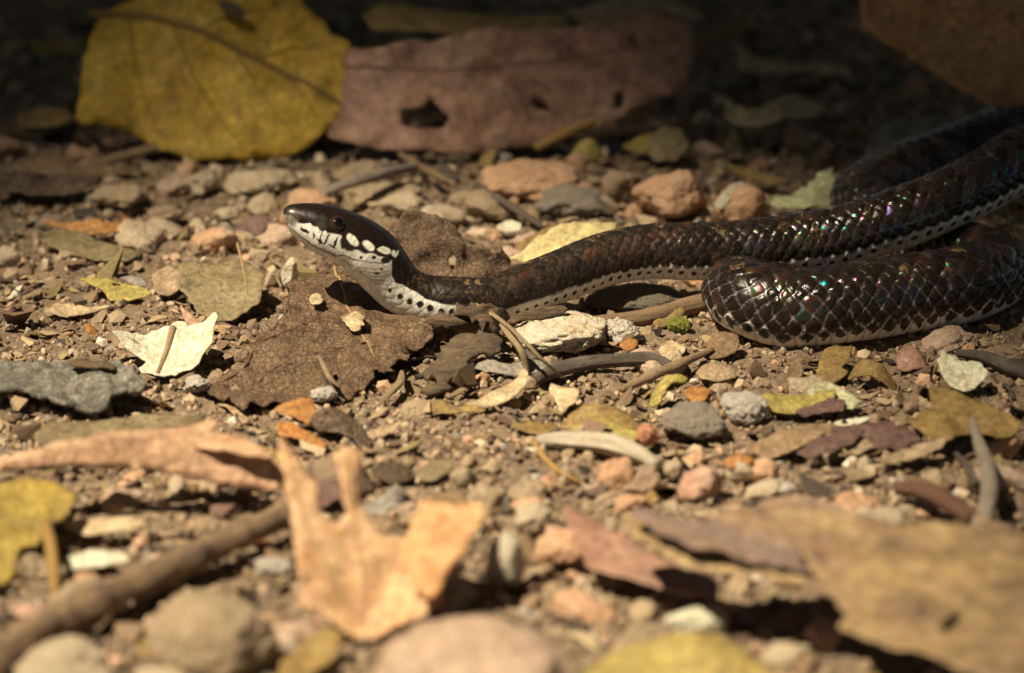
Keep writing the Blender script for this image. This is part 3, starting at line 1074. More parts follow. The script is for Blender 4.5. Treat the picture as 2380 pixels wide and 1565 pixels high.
    ob.empty_display_size = 0.01
    tag(ob, 'glossy dark brown snake with white belly lifting its head off the leaf litter', 'snake')
    bme = mk_mesh('snake_body', V, faces, col=colv, mat=g.m)
    ga = bme.attributes.new('Gloss', 'FLOAT', 'POINT')
    gv = 0.12+0.16*hsh**2+0.16*(smooth(7.5, 4.5, s2)*(1-head))+0.08*head
    ga.data.foreach_set('value', np.concatenate([gv.ravel(), [.3, .3]]).astype(np.float32))
    link('body', bme, parent=ob)
    # ---- eyes
    tgt = np.array([639.2+665*.2197, 453.2+300*.2197])
    pp = proj(base[:int(np.searchsorted(s, 1.3))].reshape(-1, 3))
    er = 0.118
    g2 = NT('snake_eye')
    at = g2.n('ShaderNodeAttribute', attribute_name='Col')
    g2.l(at.outputs['Color'], g2.p.inputs['Base Color'])
    g2.setp(Roughness=0.04)
    g2.p.inputs['Specular IOR Level'].default_value = 0.6
    ii = np.argmin(np.hypot(*(pp-tgt).T)+np.where((nrm[:int(np.searchsorted(s, 1.3))].reshape(-1, 3) @ CF) > 0, 1e6, 0))
    ri, ci = divmod(ii, m)
    Ve, Fe = ICO[4]
    for side in (ci, (m-ci) % m):
        nr = nrm[ri, side]
        ctr = base[ri, side]-nr*0.062
        dd = np.arccos(np.clip(Ve @ nr, -1, 1))
        cole = np.tile([.030, .014, .009], (len(Ve), 1))
        w_ = smooth(1.0, 1.25, dd)[:, None]
        cole = cole*(1-w_)+np.array([[.02, .012, .008]])*w_
        e = link('eye', mk_mesh('eye', Ve*er, Fe, col=cole, mat=g2.m), ctr-root, ob)
        e['label'] = 'round eye with a thin bronze ring'
        pc = np.tile([.003, .003, .004], (len(Ve), 1))
        link('pupil', mk_mesh('pupil', Ve*0.101, Fe, col=pc, mat=g2.m), nr*0.0205, e)
    return C, R, s


SC, SR, SS = build_snake()


# ------------------------------------------------------------------ added tree, out of view: crown and gap shaped to pool the sun
GAP = dict(cx=-1.4, cy=-6.0, rx=7.6, ry=11.9)


def build_added_tree():
    r = np.random.default_rng(5)
    n = 42000
    # crown: a wide layer of foliage 5 to 7 m up (centimetres)
    ang = r.uniform(0, 2*np.pi, n)
    rad = 950*np.sqrt(r.uniform(0, 1, n))
    S = np.array(SUN)
    cx, cy = S[0]/S[2]*600, S[1]/S[2]*600
    z = r.uniform(560, 660, n)
    P = np.stack([cx*0.6+rad*np.cos(ang), cy*0.6+rad*np.sin(ang), z-(rad/950)**2*520], -1)  # drooping rim holds back low sky light
    # extra foliage to darken the rim of the gap
    k = 6000
    a2 = r.uniform(0, 2*np.pi, k)
    q = 2+70*r.uniform(0, 1, k)**1.5
    zz = r.uniform(575, 640, k)
    Q = np.stack([GAP['cx']+np.cos(a2)*(GAP['rx']+q), GAP['cy']+np.sin(a2)*(GAP['ry']+q), 0*zz], -1)+S/S[2]*zz[:, None]
    P = np.concatenate([P, Q])
    size = np.concatenate([r.uniform(18, 32, n), r.uniform(6, 10, k)])
    G = P-S/S[2]*P[:, 2:3]
    # leaves are left out where the pool of sun is wanted
    e = np.hypot((G[:, 0]-GAP['cx'])/(GAP['rx']+size*0.45), (G[:, 1]-GAP['cy'])/(GAP['ry']+size*0.5))
    keep = e > 1
    P, size = P[keep], size[keep]
    n = len(P)
    nv = r.normal(size=(n, 3))*0.55+np.array([0, 0, 1.0])
    nv /= np.linalg.norm(nv, axis=1)[:, None]
    u = np.cross(nv, r.normal(size=(n, 3)))
    u /= np.linalg.norm(u, axis=1)[:, None]
    v = np.cross(nv, u)
    sh = [(-.55, 0, 0), (-.2, .3, -.03), (.2, .26, -.05), (.6, 0, -.15), (.2, -.26, -.05), (-.2, -.3, -.03)]
    V = np.stack([P+u*(a*size)[:, None]+v*(b*size)[:, None]+nv*(c*size)[:, None] for a, b, c in sh], 1).reshape(-1, 3)
    F = (np.arange(n)*6)[:, None, None]+np.array([[0, 1, 2, 3], [0, 3, 4, 5]])[None]
    g = NT('added_tree_foliage')
    vv = g.coords((0.02, 0.02, 0.02), offset_random=False)
    g.l(g.mix(g.noise(vv, 2, 3), (0.035, 0.075, 0.02), (0.07, 0.11, 0.03)), g.p.inputs['Base Color'])
    g.setp(Roughness=0.5)
    tr = g.n('ShaderNodeBsdfTranslucent')
    tr.inputs[0].default_value = (0.16, 0.15, 0.025, 1)
    mx = g.n('ShaderNodeMixShader')
    mx.inputs[0].default_value = 0.4
    g.l(g.p.outputs[0], mx.inputs[1])
    g.l(tr.outputs[0], mx.inputs[2])
    g.l(mx.outputs[0], g.out.inputs[0])
    base = np.array([-170.0, 260.0, -2.0])
    tree = link('added_shade_tree', None, base)  # made-up tree, unseen, put here only to shape the light
    tag(tree, 'added unseen leafy tree, its crown shaped to shade the litter around one sun gap', 'added shade tree')
    cr = link('crown', mk_mesh('crown', V-base, F.reshape(-1, 4), smooth_sh=False, mat=g.m), parent=tree)
    cr['kind'] = 'stuff'
    bm = mat_wood('added_tree_bark', (0.10, 0.07, 0.05), (0.16, 0.12, 0.09), fs=0.6)
    TP = spline(np.array([(0, 0, -5), (5, 3, 120), (-8, -6, 300), (10, -10, 480), (20, -40, 600)], float), 40)
    tv, tf, uv = tube_mesh(TP, np.linspace(22, 9, 40)*(1+0.5*np.exp(-np.arange(40)/3.0)), 20, 3, 0.12)
    link('trunk', mk_mesh('trunk', tv, tf, uv=uv, mat=bm), parent=tree)  # trunk made up to carry the added crown
    for k in range(9):
        a = k*2*np.pi/9+0.3
        h0 = 330+22*k
        A = np.array([0, -5, h0])
        B = np.array([math.cos(a)*520, math.sin(a)*520-120, 560+10*(k % 3)-60])
        G2 = (B+base)-S/S[2]*(B+base)[2]
        if np.hypot(G2[0], G2[1]) < 120:
            continue
        C2 = spline(np.array([A, A*0.6+B*0.4+np.array([0, 0, 60]), B]), 24)
        # no limb may cross the beam either
        Gl = (C2+base)-np.outer((C2+base)[:, 2]/S[2], S)
        if (np.hypot(Gl[:, 0]-GAP['cx'], Gl[:, 1]-GAP['cy']) < 40).any():
            continue
        tv, tf, uv = tube_mesh(C2, np.linspace(9, 2, 24), 10, k, 0.1)
        link('limb', mk_mesh('limb', tv, tf, uv=uv, mat=bm), parent=tree)


build_added_tree()

# ------------------------------------------------------------------ leaf litter behind the snake
sheet('fallen_leaf', 'large broad yellow leaf propped up behind the snake, dark midrib', 'leaf', 'yellow',
      [(180, 275), (185, 200), (207, 125), (216, 60), (235, 20), (330, -15), (470, -45), (600, -35), (700, -8), (752, 48), (775, 78), (802, 92), (813, 125), (799, 160), (809, 192), (803, 240), (790, 255), (757, 265), (751, 300), (700, 342), (650, 360), (560, 364), (440, 366), (360, 336), (300, 303), (230, 287)],
      (520, 366), (52, 3), 0.12, cx=-.10, cy=-.10, wav=.10, wf=.7, rag=.025,
      rib=[(205, 22), (300, 28), (400, 52), (480, 82), (560, 120), (640, 158), (700, 185), (760, 218), (803, 243)], ribr=.066,
      veins=[[(400, 52), (430, 130), (480, 230), (560, 330)], [(545, 112), (590, 190), (640, 260), (690, 320)], [(300, 28), (310, 120), (330, 210), (370, 310)], [(640, 158), (690, 200), (735, 270)], [(460, 75), (540, 40), (640, 10)], [(590, 135), (680, 110), (760, 100)]], veinmat='rib_yellow', veink=0.3)
sheet('fallen_leaf', 'long reddish brown dead leaf with ragged black holes, behind the snake', 'leaf', 'redbrown',
      [(757, 320), (790, 270), (800, 190), (806, 108), (930, 104), (990, 100), (1080, 88), (1250, 80), (1400, 60), (1480, 45), (1555, 40), (1600, 60), (1605, 130), (1590, 200), (1540, 232), (1450, 262), (1350, 300), (1250, 338), (1150, 352), (1060, 368), (930, 362), (830, 340)],
      (1050, 366), (54, -4), 0.10, cx=-.08, cy=.16, wav=.12, wf=.6, rag=.03,
      holes=[[(930, 262), (985, 258), (1000, 230), (1020, 262), (1045, 285), (1030, 312), (965, 312), (932, 300)], [(1228, 232), (1262, 238), (1282, 258), (1250, 255)], [(1428, 222), (1450, 218), (1448, 252), (1425, 258)], [(1458, 88), (1482, 98), (1488, 112), (1462, 105)]],
      rib=[(800, 150), (1000, 165), (1250, 150), (1450, 120), (1600, 90)], ribr=.022, ribmat='rib_red')
sheet('fallen_leaf', 'big smooth orange brown leaf slanting over the snake coils', 'leaf', 'orange',
      [(1985, -60), (1998, 20), (2003, 62), (2060, 105), (2140, 155), (2230, 208), (2325, 256), (2380, 250), (2470, 235), (2500, -60)],
      (2330, 256), (58, 10), 1.1, cx=-.05, cy=.05, wav=.06, wf=.5, rag=.01, res=.14,
      veins=[[(2010, 30), (2140, 90), (2300, 150), (2460, 190)]], ribr=.02, ribmat='rib_tan')
sheet('fallen_leaf', 'narrow olive leaf lying above the red brown dead leaf', 'leaf', 'olive', [(845, 30), (900, 8), (1000, 12), (1120, 25), (1250, 22), (1325, 40), (1320, 62), (1200, 70), (1150, 88), (1060, 70), (930, 62), (860, 60)], (1080, 85), (22, 0), 1.5, cx=-.06, wav=.08, rag=.02)
sheet('fallen_leaf', 'dull grey tan leaf end beside the narrow olive leaf', 'leaf', 'tan', [(1320, 20), (1420, 0), (1560, 10), (1640, 40), (1560, 60), (1440, 62), (1360, 55)], (1460, 62), (24, 4), 1.5, wav=.08, rag=.02)
sheet('fallen_leaf', 'small dark leaf resting at the tip of the yellow leaf', 'leaf', 'darkbrown', [(500, 0), (540, 5), (575, 25), (560, 38), (520, 25)], (540, 38), (50, 0), 1.9, wav=.05)
sheet('fallen_leaf', 'dim brown leaf lying beside the yellow leaf', 'leaf', 'brown', [(-30, 250), (60, 230), (150, 245), (170, 290), (120, 320), (20, 325), (-30, 310)], (70, 325), (12, 0), .1, wav=.1)
sheet('fallen_leaf', 'yellow green leaf scrap beside the yellow leaf', 'leaf', 'yellow_old', [(70, 90), (130, 82), (195, 95), (190, 115), (120, 118), (75, 110)], (130, 118), (20, 0), .15, wav=.05)
sheet('fallen_leaf', 'greenish leaf scrap below the dim brown leaf', 'leaf', 'olive', [(40, 262), (90, 250), (160, 258), (165, 285), (100, 295), (50, 285)], (100, 297), (20, 0), .3, wav=.05)
sheet('fallen_leaf', 'brown leaf with an orange rib beside the red brown dead leaf', 'leaf', 'brown', [(1540, 150), (1640, 60), (1730, 20), (1760, 40), (1700, 90), (1650, 130), (1590, 175)], (1590, 178), (30, 0), .5, cx=-.1, wav=.08, rib=[(1560, 160), (1650, 90), (1740, 35)], ribr=.04, ribmat='stick_orange')
sheet('fallen_leaf', 'dim tan leaf in the shade behind the pale green scrap', 'leaf', 'buff', [(1680, 225), (1740, 250), (1850, 225), (1920, 240), (1900, 270), (1820, 290), (1740, 300), (1690, 270)], (1780, 300), (22, 0), .35, cy=.1, wav=.12)
sheet('fallen_leaf', 'dim brown curled leaf under the orange brown leaf', 'leaf', 'buff', [(1710, 115), (1760, 140), (1860, 150), (1960, 165), (1980, 190), (1880, 185), (1780, 185), (1715, 160)], (1830, 190), (26, 0), .6, cy=.12, wav=.1)
sheet('fallen_leaf', 'grey leaf leaning against the snake coil at the back', 'leaf', 'grey', [(2030, 300), (2100, 275), (2180, 270), (2215, 285), (2190, 330), (2110, 365), (2035, 385), (2010, 350)], (2080, 385), (30, 0), .15, wav=.08)
sheet('fallen_leaf', 'flat grey green leaf half under the dark coil at the back', 'leaf', 'olive_grey', [(1925, 400), (2000, 392), (2020, 420), (2010, 470), (1965, 478), (1940, 440)], (1975, 478), (18, 0), .1, wav=.05)
sheet('fallen_leaf', 'pale green ragged leaf scrap behind the middle of the snake', 'leaf', 'palegreen', [(1778, 470), (1830, 458), (1880, 440), (1900, 420), (1925, 405), (1955, 430), (1960, 450), (1925, 480), (1880, 497), (1810, 497)], (1860, 500), (28, 0), .1, cy=.12, wav=.1, rag=.03)
sheet('fallen_leaf', 'small pale leaf scrap on the rim of the half hidden orange stone', 'leaf', 'cream', [(1660, 480), (1690, 440), (1725, 425), (1730, 440), (1700, 465), (1675, 495)], (1675, 497), (40, 0), .15, wav=.05)
sheet('fallen_leaf', 'curled yellow green leaf beside the orange twig', 'leaf', 'green', [(1320, 330), (1345, 315), (1380, 320), (1402, 340), (1395, 360), (1365, 362), (1330, 352)], (1365, 363), (35, 0), .12, cx=-.1, cy=-.05, wav=.04)
sheet('fallen_leaf', 'yellow leaf scrap beside the curled yellow green leaf', 'leaf', 'yellow_old', [(1445, 345), (1480, 320), (1520, 308), (1535, 325), (1520, 350), (1480, 357)], (1485, 358), (28, 0), .1, wav=.05)
sheet('fallen_leaf', 'greenish grey leaf beside the yellow leaf scrap', 'leaf', 'olive_grey', [(1500, 330), (1540, 295), (1580, 305), (1600, 345), (1570, 375), (1520, 370)], (1550, 376), (25, 0), .1, wav=.06)
sheet('fallen_leaf', 'thin yellowish leaf sliver in front of the shaded tan leaf', 'leaf', 'olive', [(1690, 385), (1740, 392), (1800, 412), (1830, 425), (1800, 432), (1740, 418), (1700, 402)], (1770, 432), (14, 0), .1, wav=.04)
sheet('fallen_leaf', 'orange brown leaf with a raised edge on the soil at the snout side', 'leaf', 'rust', [(95, 498), (150, 510), (230, 517), (300, 512), (337, 518), (335, 530), (270, 540), (210, 547), (170, 535), (120, 512)], (230, 547), (24, 0), .15, cx=-.05, wav=.05)
sheet('fallen_leaf', 'grey brown leaf in front of the orange brown leaf', 'leaf', 'olive_grey', [(90, 560), (140, 535), (200, 550), (260, 570), (330, 585), (300, 605), (230, 600), (150, 590)], (220, 605), (10, 0), .08, wav=.08)
sheet('fallen_leaf', 'dark brown leaf in the shade beside the broad tan stone', 'leaf', 'darkbrown', [(-30, 420), (40, 400), (120, 400), (190, 410), (240, 425), (180, 448), (80, 455), (-30, 450)], (100, 455), (14, 0), .1, wav=.12)
sheet('fallen_leaf', 'brown leaf with an orange edge above the dark shaded leaf', 'leaf', 'brown', [(20, 385), (90, 370), (180, 375), (280, 385), (330, 392), (250, 408), (130, 408), (40, 400)], (180, 410), (16, 0), .12, wav=.08)
sheet('fallen_leaf', 'maroon leaf strip behind the head of the snake', 'leaf', 'maroon', [(438, 560), (480, 540), (540, 530), (590, 500), (622, 505), (615, 535), (560, 552), (500, 570), (455, 572)], (530, 573), (16, 4), .08, wav=.06)
sheet('fallen_leaf', 'flat brown leaf spotted with dark specks, beside the skeleton leaf', 'leaf', 'olive_grey', [(413, 640), (430, 622), (500, 612), (560, 605), (605, 640), (612, 680), (606, 705), (575, 722), (545, 742), (500, 742), (455, 715), (425, 675)], (520, 744), (10, 0), .1, cx=.05, wav=.05, rag=.02, rib=[(552, 560), (560, 600), (568, 640), (575, 690)], ribr=.02, ribmat='rib_tan')
sheet('fallen_leaf', 'thin curved tan leaf edge under the flat brown speckled leaf', 'leaf', 'pinktan', [(418, 705), (432, 722), (455, 742), (490, 755), (535, 752), (540, 760), (500, 766), (455, 760), (428, 738)], (490, 767), (24, 0), .06, wav=.02, rag=.005)
sheet('fallen_leaf', 'small plain tan leaf beside the flat brown speckled leaf', 'leaf', 'tan', [(352, 640), (390, 618), (425, 632), (418, 665), (395, 690), (362, 682)], (390, 692), (14, 0), .07, wav=.04)
sheet('fallen_leaf', 'yellow green leaf with a black notch on open soil', 'leaf', 'green', [(182, 648), (215, 644), (270, 652), (320, 662), (357, 682), (335, 690), (290, 695), (255, 690), (240, 672), (210, 658)], (290, 696), (16, 0), .07, cx=.04, wav=.04, holes=[[(258, 656), (275, 655), (285, 661), (265, 662)]])
sheet('fallen_leaf', 'small whitish leaf scrap behind the yellow green leaf', 'leaf', 'grey', [(262, 640), (300, 640), (335, 655), (345, 670), (320, 665), (290, 652)], (310, 672), (12, 0), .06, wav=.03)
sheet('fallen_leaf', 'pale tan leaf scrap with a dark lower edge on open soil', 'leaf', 'buff', [(105, 722), (130, 702), (165, 700), (205, 712), (260, 708), (200, 728), (150, 735)], (150, 736), (14, 0), .06, wav=.03)
sheet('fallen_leaf', 'brittle lace-veined leaf standing behind the back of the head', 'leaf', 'skeleton',
      [(905, 555), (925, 520), (965, 502), (1010, 498), (1050, 512), (1070, 540), (1085, 565), (1120, 575), (1150, 590), (1165, 562), (1180, 590), (1188, 632), (1120, 660), (1020, 665), (960, 640), (920, 600)],
      (1040, 665), (58, 0), .15, cx=-.18, wav=.14, wf=1.4, rag=.03, holes=[[(1040, 600), (1055, 585), (1062, 605), (1050, 625)]])
sheet('fallen_leaf', 'pale yellow leaf standing just behind the arched body', 'leaf', 'paleyellow',
      [(1178, 594), (1215, 580), (1232, 560), (1290, 530), (1330, 521), (1370, 523), (1410, 516), (1437, 512), (1434, 530), (1400, 560), (1340, 600), (1280, 625), (1230, 620), (1215, 600)],
      (1290, 640), (42, 0), .1, cx=-.06, wav=.05, rag=.015)
sheet('fallen_leaf', 'olive leaf under the pale yellow leaf', 'leaf', 'olive', [(1180, 580), (1220, 555), (1270, 530), (1300, 515), (1285, 535), (1240, 575), (1200, 600)], (1210, 602), (30, 0), .1, wav=.04)
sheet('fallen_leaf', 'tiny cream leaf scrap between the lace-veined leaf and the grey stone', 'leaf', 'cream', [(1150, 530), (1185, 512), (1212, 525), (1205, 540), (1170, 540)], (1180, 542), (30, 0), .1, wav=.03)

STN = 'stone'
rock(STN, 'pale olive tan stone lying under the grey curved twig', 'tan_st', (770, 366, 905, 432), .5)
rock(STN, 'tan stone with flat top in front of the grey curved twig', 'tan_st', (800, 428, 985, 492), .6)
rock(STN, 'smooth pale tan stone behind the snout', 'pale_st', (513, 388, 695, 462), .45)
rock(STN, 'smaller pale tan stone beside the smooth pale tan stone', 'pale_st', (420, 394, 512, 452), .5)
rock(STN, 'pale mottled stone just above the eye of the snake', 'pale_st', (880, 440, 1005, 520), .6)
rock(STN, 'pink orange stone under the red brown dead leaf', 'orange_st', (1112, 372, 1345, 474), .55)
rock(STN, 'grey granite stone in front of the pink orange stone', 'granite', (1240, 425, 1412, 516), .5)
rock(STN, 'grey brown stone between the granite and the orange stone', 'brown_st', (1396, 385, 1510, 480), .55)
rock(STN, 'orange stone with a whitish face behind the arched body', 'orange_st', (1470, 390, 1650, 524), .7)
rock(STN, 'orange stone half hidden by the back of the snake', 'orange_st', (1658, 424, 1800, 524), .65)
rock(STN, 'tan stone in the shade beside the red brown dead leaf', 'tan_st', (1540, 185, 1662, 252), .5)
rock(STN, 'dark brown stone at the end of the orange brown leaf', 'brown_st', (340, 470, 430, 520), .5)
rock(STN, 'broad tan stone behind the orange brown leaf', 'tan_st', (205, 425, 345, 490), .5)
rock(STN, 'upright cream pebble on the soil under the chin', 'quartz', (652, 592, 694, 680), .6, depth=1.0)
rock(STN, 'small yellowish pebble behind the maroon leaf strip', 'pale_st', (495, 478, 560, 520), .5)
stick('twig', 'grey curved twig lying across tan stones', 'twig', 'stick_grey', [(740, 455, .35), (800, 430, .45), (880, 408, .45), (965, 388, .35)], [.05, .075, .085, .06])
stick('twig', 'straight orange twig in front of the red brown dead leaf', 'twig', 'stick_orange', [(1245, 345, .25), (1320, 308, .4), (1400, 278, .5), (1505, 252, .55)], [.06, .075, .06, .04])
stick('twig', 'dark bent twig in front of the pink orange stone', 'twig', 'stick_dark', [(1105, 435, .2), (1170, 470, .25), (1220, 500, .2), (1262, 530, .12)], [.05, .06, .055, .03])
stick('twig', 'short pale twig lying under the edge of the yellow leaf', 'twig', 'stick_tan', [(180, 392, .12), (260, 372, .16), (365, 345, .25)], [.05, .07, .05])
stick('twig', 'thin dark twig lying on stones behind the lace-veined leaf', 'twig', 'stick_brown', [(930, 360, .3), (1000, 400, .3), (1060, 430, .25)], [.04, .05, .03])

# ------------------------------------------------------------------ level with the snake
sheet('leaf_fragment', 'cream curled leaf fragment with a tan stem stub', 'leaf', 'cream',
      [(268, 796), (285, 790), (330, 783), (350, 775), (396, 768), (408, 750), (430, 752), (432, 768), (450, 762), (475, 770), (500, 757), (497, 785), (490, 800), (470, 835), (440, 858), (420, 866), (375, 870), (340, 868), (332, 858), (345, 842), (310, 828), (285, 812)],
      (390, 872), (24, 0), .05, cx=.22, cy=.03, wav=.04, rag=.02, holes=[[(300, 800), (318, 799), (330, 806), (315, 806)]],
      rib=[(402, 765), (392, 795), (380, 832), (366, 870)], ribr=.05, ribmat='stick_tan')
sheet('bark_piece', 'flaky grey bark slab casting a black shadow', 'bark', 'bark_slab', [(-40, 850), (40, 838), (120, 838), (200, 842), (268, 850), (300, 868), (338, 897), (325, 915), (270, 925), (240, 945), (150, 938), (90, 920), (-40, 905)], (140, 942), (9, -2), .22, wav=.10, wf=1.6, rag=.018, t=.07, res=.05, flake=.07)
sheet('bark_piece', 'small black bark flake on top of the grey bark slab', 'bark', 'bark_dark', [(155, 845), (190, 838), (240, 840), (270, 855), (230, 862), (180, 858)], (210, 864), (10, 0), .42, wav=.06, t=.03)
sheet('skeleton_leaf', 'large brown lace-veined leaf propped up under the neck', 'leaf', 'skeleton',
      [(488, 868), (520, 848), (560, 850), (585, 825), (600, 790), (622, 770), (640, 752), (662, 738), (668, 695), (690, 660), (735, 625), (765, 608), (800, 615), (850, 650), (900, 690), (960, 720), (995, 748), (1012, 775), (985, 785), (975, 800), (945, 795), (932, 815), (940, 830), (915, 835), (905, 862), (870, 858), (855, 880), (825, 885), (815, 905), (770, 915), (700, 930), (620, 935), (560, 948), (535, 935), (510, 895)],
      (700, 945), (8.6, -2), .07, cx=-.07, cy=-.02, wav=.08, wf=1.5, rag=.028, res=.045, flake=.035,
      holes=[[(760, 870), (780, 862), (790, 872), (772, 880)], [(838, 800), (850, 796), (856, 806), (842, 810)]],
      rib=[(778, 612), (800, 690), (835, 770), (870, 830)], ribr=.022, ribmat='rib_tan',
      veins=[[(600, 812), (680, 770), (760, 745), (820, 738)], [(540, 900), (640, 850), (760, 815), (850, 800)], [(690, 680), (720, 720), (725, 780)], [(492, 866), (560, 851), (585, 826), (602, 792), (640, 753), (664, 736), (671, 694), (694, 660), (738, 627), (768, 611)]], veinmat='stick_red')
sheet('leaf_fragment', 'pale flake stuck on the large lace-veined leaf', 'leaf', 'buff', [(800, 735), (820, 722), (838, 728), (842, 750), (828, 768), (806, 758)], (700, 945), (8.6, -2), .14, wav=.02, rag=.03)
sheet('leaf_fragment', 'smaller pale flake near the top of the large lace-veined leaf', 'leaf', 'buff', [(716, 695), (730, 682), (748, 690), (742, 706), (724, 708)], (700, 945), (8.6, -2), .14, wav=.02, rag=.02)
stick('wood_splinter', 'frayed pale wood splinter on the large lace-veined leaf', 'splinter', 'straw', [(742, 828, .40), (752, 850, .36), (768, 880, .28), (790, 900, .2)], [.015, .03, .03, .01], rough=.5)
sheet('bark_piece', 'dark curled bark strip under the lowest bend of the neck', 'bark', 'bark_strip', [(955, 752), (985, 740), (1030, 735), (1062, 728), (1120, 735), (1150, 745), (1120, 760), (1040, 762), (975, 762)], (1050, 800), (60, 0), .15, cx=-.05, cy=-.06, wav=.05, rag=.05, t=.05, flake=.04)
sheet('bark_piece', 'crumpled brown bark flake pressed against the side of the neck', 'bark', 'bark_strip', [(1038, 728), (1060, 712), (1090, 705), (1115, 708), (1140, 722), (1160, 745), (1110, 742), (1060, 740)], (1100, 800), (62, 0), .18, cx=-.12, wav=.12, wf=2.2, rag=.06, t=.04, flake=.04)
sheet('bark_piece', 'straight brown bark strip lying along the white belly', 'bark', 'bark_strip', [(1160, 742), (1200, 732), (1260, 718), (1312, 708), (1318, 718), (1290, 730), (1230, 742), (1175, 752)], (1230, 785), (55, 0), .15, wav=.03, rag=.015, t=.05)
sheet('bark_piece', 'broad dark fibrous bark chip slanting down from the neck', 'bark', 'bark_dark', [(990, 845), (1010, 825), (1060, 792), (1100, 775), (1148, 768), (1152, 782), (1146, 808), (1120, 815), (1085, 842), (1075, 860), (1040, 880), (1018, 908), (1000, 898)], (1010, 908), (14, 5), .07, cx=-.05, cy=-.04, wav=.05, wf=1.6, rag=.05, t=.06, res=.045, flake=.035)
stick('bark_sliver', 'thin pale sliver of bark beside the dark bark chip', 'splinter', 'straw', [(1040, 925, .05), (1075, 905, .08), (1135, 868, .07)], [.02, .05, .012], rough=.5, flat=.4)
rock(STN, 'large white quartz stone with orange stains, touching the twigs', 'quartz', (1182, 733, 1428, 838), .55, .16, lumps=.12)
rock(STN, 'knobbly white stone behind the large quartz stone', 'quartz_white', (1402, 733, 1498, 808), .5, .2, lumps=.25)
rock('seed_ball', 'small round knobbly yellow green seed ball', 'moss', (1548, 732, 1606, 778), .1, .10, cat='seed', lumps=.15)
rock(STN, 'flat speckled grey green stone under the arched body', 'speckled', (1355, 662, 1594, 735), .6, depth=.7, sink=.3)
rock(STN, 'tan stone under the upper end of the dark bark chip', 'orange_st', (1060, 752, 1102, 785), .6)
stick('stick', 'smooth dark curved stick in front of the quartz stone', 'stick', 'stick_dark', [(1245, 882, .08), (1290, 862, .1), (1360, 845, .11), (1440, 838, .11), (1510, 835, .10), (1560, 850, .08)], [.07, .09, .09, .085, .09, .06], rough=.12)
stick('stick', 'brown stick lying behind both white stones', 'stick', 'stick_brown', [(1290, 770, .12), (1400, 752, .14), (1500, 738, .14), (1600, 712, .15), (1700, 690, .15)], [.10, .11, .11, .12, .12])
stick('twig', 'thin straight brown stick lying beside the front coil', 'twig', 'stick_tan', [(1443, 906, .06), (1510, 876, .1), (1580, 845, .12), (1655, 812, .14)], [.04, .06, .055, .035], rough=.15)
stick('grass_stem', 'thin dry grass stem bent over the quartz stone', 'stem', 'straw', [(1105, 708, .5), (1160, 742, .55), (1215, 790, .6), (1262, 838, .4), (1312, 880, .05)], [.028, .03, .028, .024, .012], sides=8)
stick('grass_stem', 'short thicker grass stem crossing the bent dry stem', 'stem', 'straw', [(1165, 755, .5), (1185, 780, .5), (1212, 815, .4), (1222, 850, .22), (1226, 885, .05)], [.03, .045, .05, .045, .02], sides=8)
sheet('leaf_fragment', 'beige curled leaf strip at the foot of the grass stems', 'leaf', 'buff', [(1085, 948), (1120, 925), (1165, 898), (1195, 880), (1215, 858), (1228, 868), (1224, 895), (1195, 918), (1150, 938), (1105, 955)], (1150, 955), (14, 4), .05, cx=.05, wav=.03)
sheet('leaf_fragment', 'pale beige squarish leaf scrap with a stem shadow', 'leaf', 'buff', [(1278, 898), (1310, 902), (1340, 902), (1345, 920), (1335, 940), (1318, 945), (1312, 962), (1300, 950), (1288, 925)], (1310, 963), (14, 0), .05, cx=.03, wav=.02)
sheet('leaf_fragment', 'grey leaf fragment lying under the grass stems', 'leaf', 'grey', [(1098, 850), (1140, 842), (1190, 850), (1230, 838), (1285, 848), (1262, 868), (1215, 880), (1165, 872), (1120, 862)], (1190, 884), (14, 0), .06, wav=.04)
rock(STN, 'black pebble against the foot of the quartz stone', 'stick_dark', (1205, 810, 1260, 850), .6)
stick('frayed_twig', 'frayed brown twig at the edge of the large lace-veined leaf', 'twig', 'straw', [(935, 862, .12), (930, 890, .1), (905, 915, .07), (878, 942, .04)], [.022, .05, .05, .012], rough=.5, flat=.4)
sheet('leaf_fragment', 'olive scrap of leaf with a folded dark edge below the bark chip', 'leaf', 'olive', [(1002, 925), (1022, 925), (1050, 945), (1085, 950), (1050, 958), (1012, 955)], (1040, 960), (18, 0), .05, wav=.03)
sheet('leaf_fragment', 'brown leaf scrap with a dark hollow beside the beige strip', 'leaf', 'olive', [(1065, 945), (1100, 935), (1130, 948), (1110, 955), (1080, 953)], (1100, 958), (24, 0), .06, wav=.03)
sheet('leaf_fragment', 'small ochre leaf scrap in front of the knobbly white stone', 'leaf', 'rust', [(1440, 800), (1465, 785), (1485, 795), (1478, 812), (1455, 818)], (1460, 819), (24, 0), .05, wav=.02)
sheet('leaf_fragment', 'pale diamond leaf scrap beside the front coil', 'leaf', 'buff', [(1530, 808), (1558, 785), (1590, 800), (1595, 815), (1570, 830), (1540, 825)], (1560, 832), (12, 0), .05, wav=.02)
sheet('leaf_fragment', 'narrow yellow leaf leaning on the green seed ball', 'leaf', 'olive', [(1515, 752), (1550, 738), (1580, 715), (1590, 722), (1570, 742), (1530, 760)], (1545, 762), (30, 0), .08, wav=.03)
rock(STN, 'pink pebble beside the front coil', 'pink_st', (1640, 715, 1700, 752), .6)
sheet('curled_stem', 'curled green leaf stalk arching over small pebbles', 'leaf', 'green', [(1510, 928), (1520, 900), (1545, 878), (1575, 865), (1605, 868), (1590, 876), (1560, 888), (1545, 908), (1530, 932)], (1530, 934), (24, 4), .06, cx=-.12, wav=.02, t=.03)
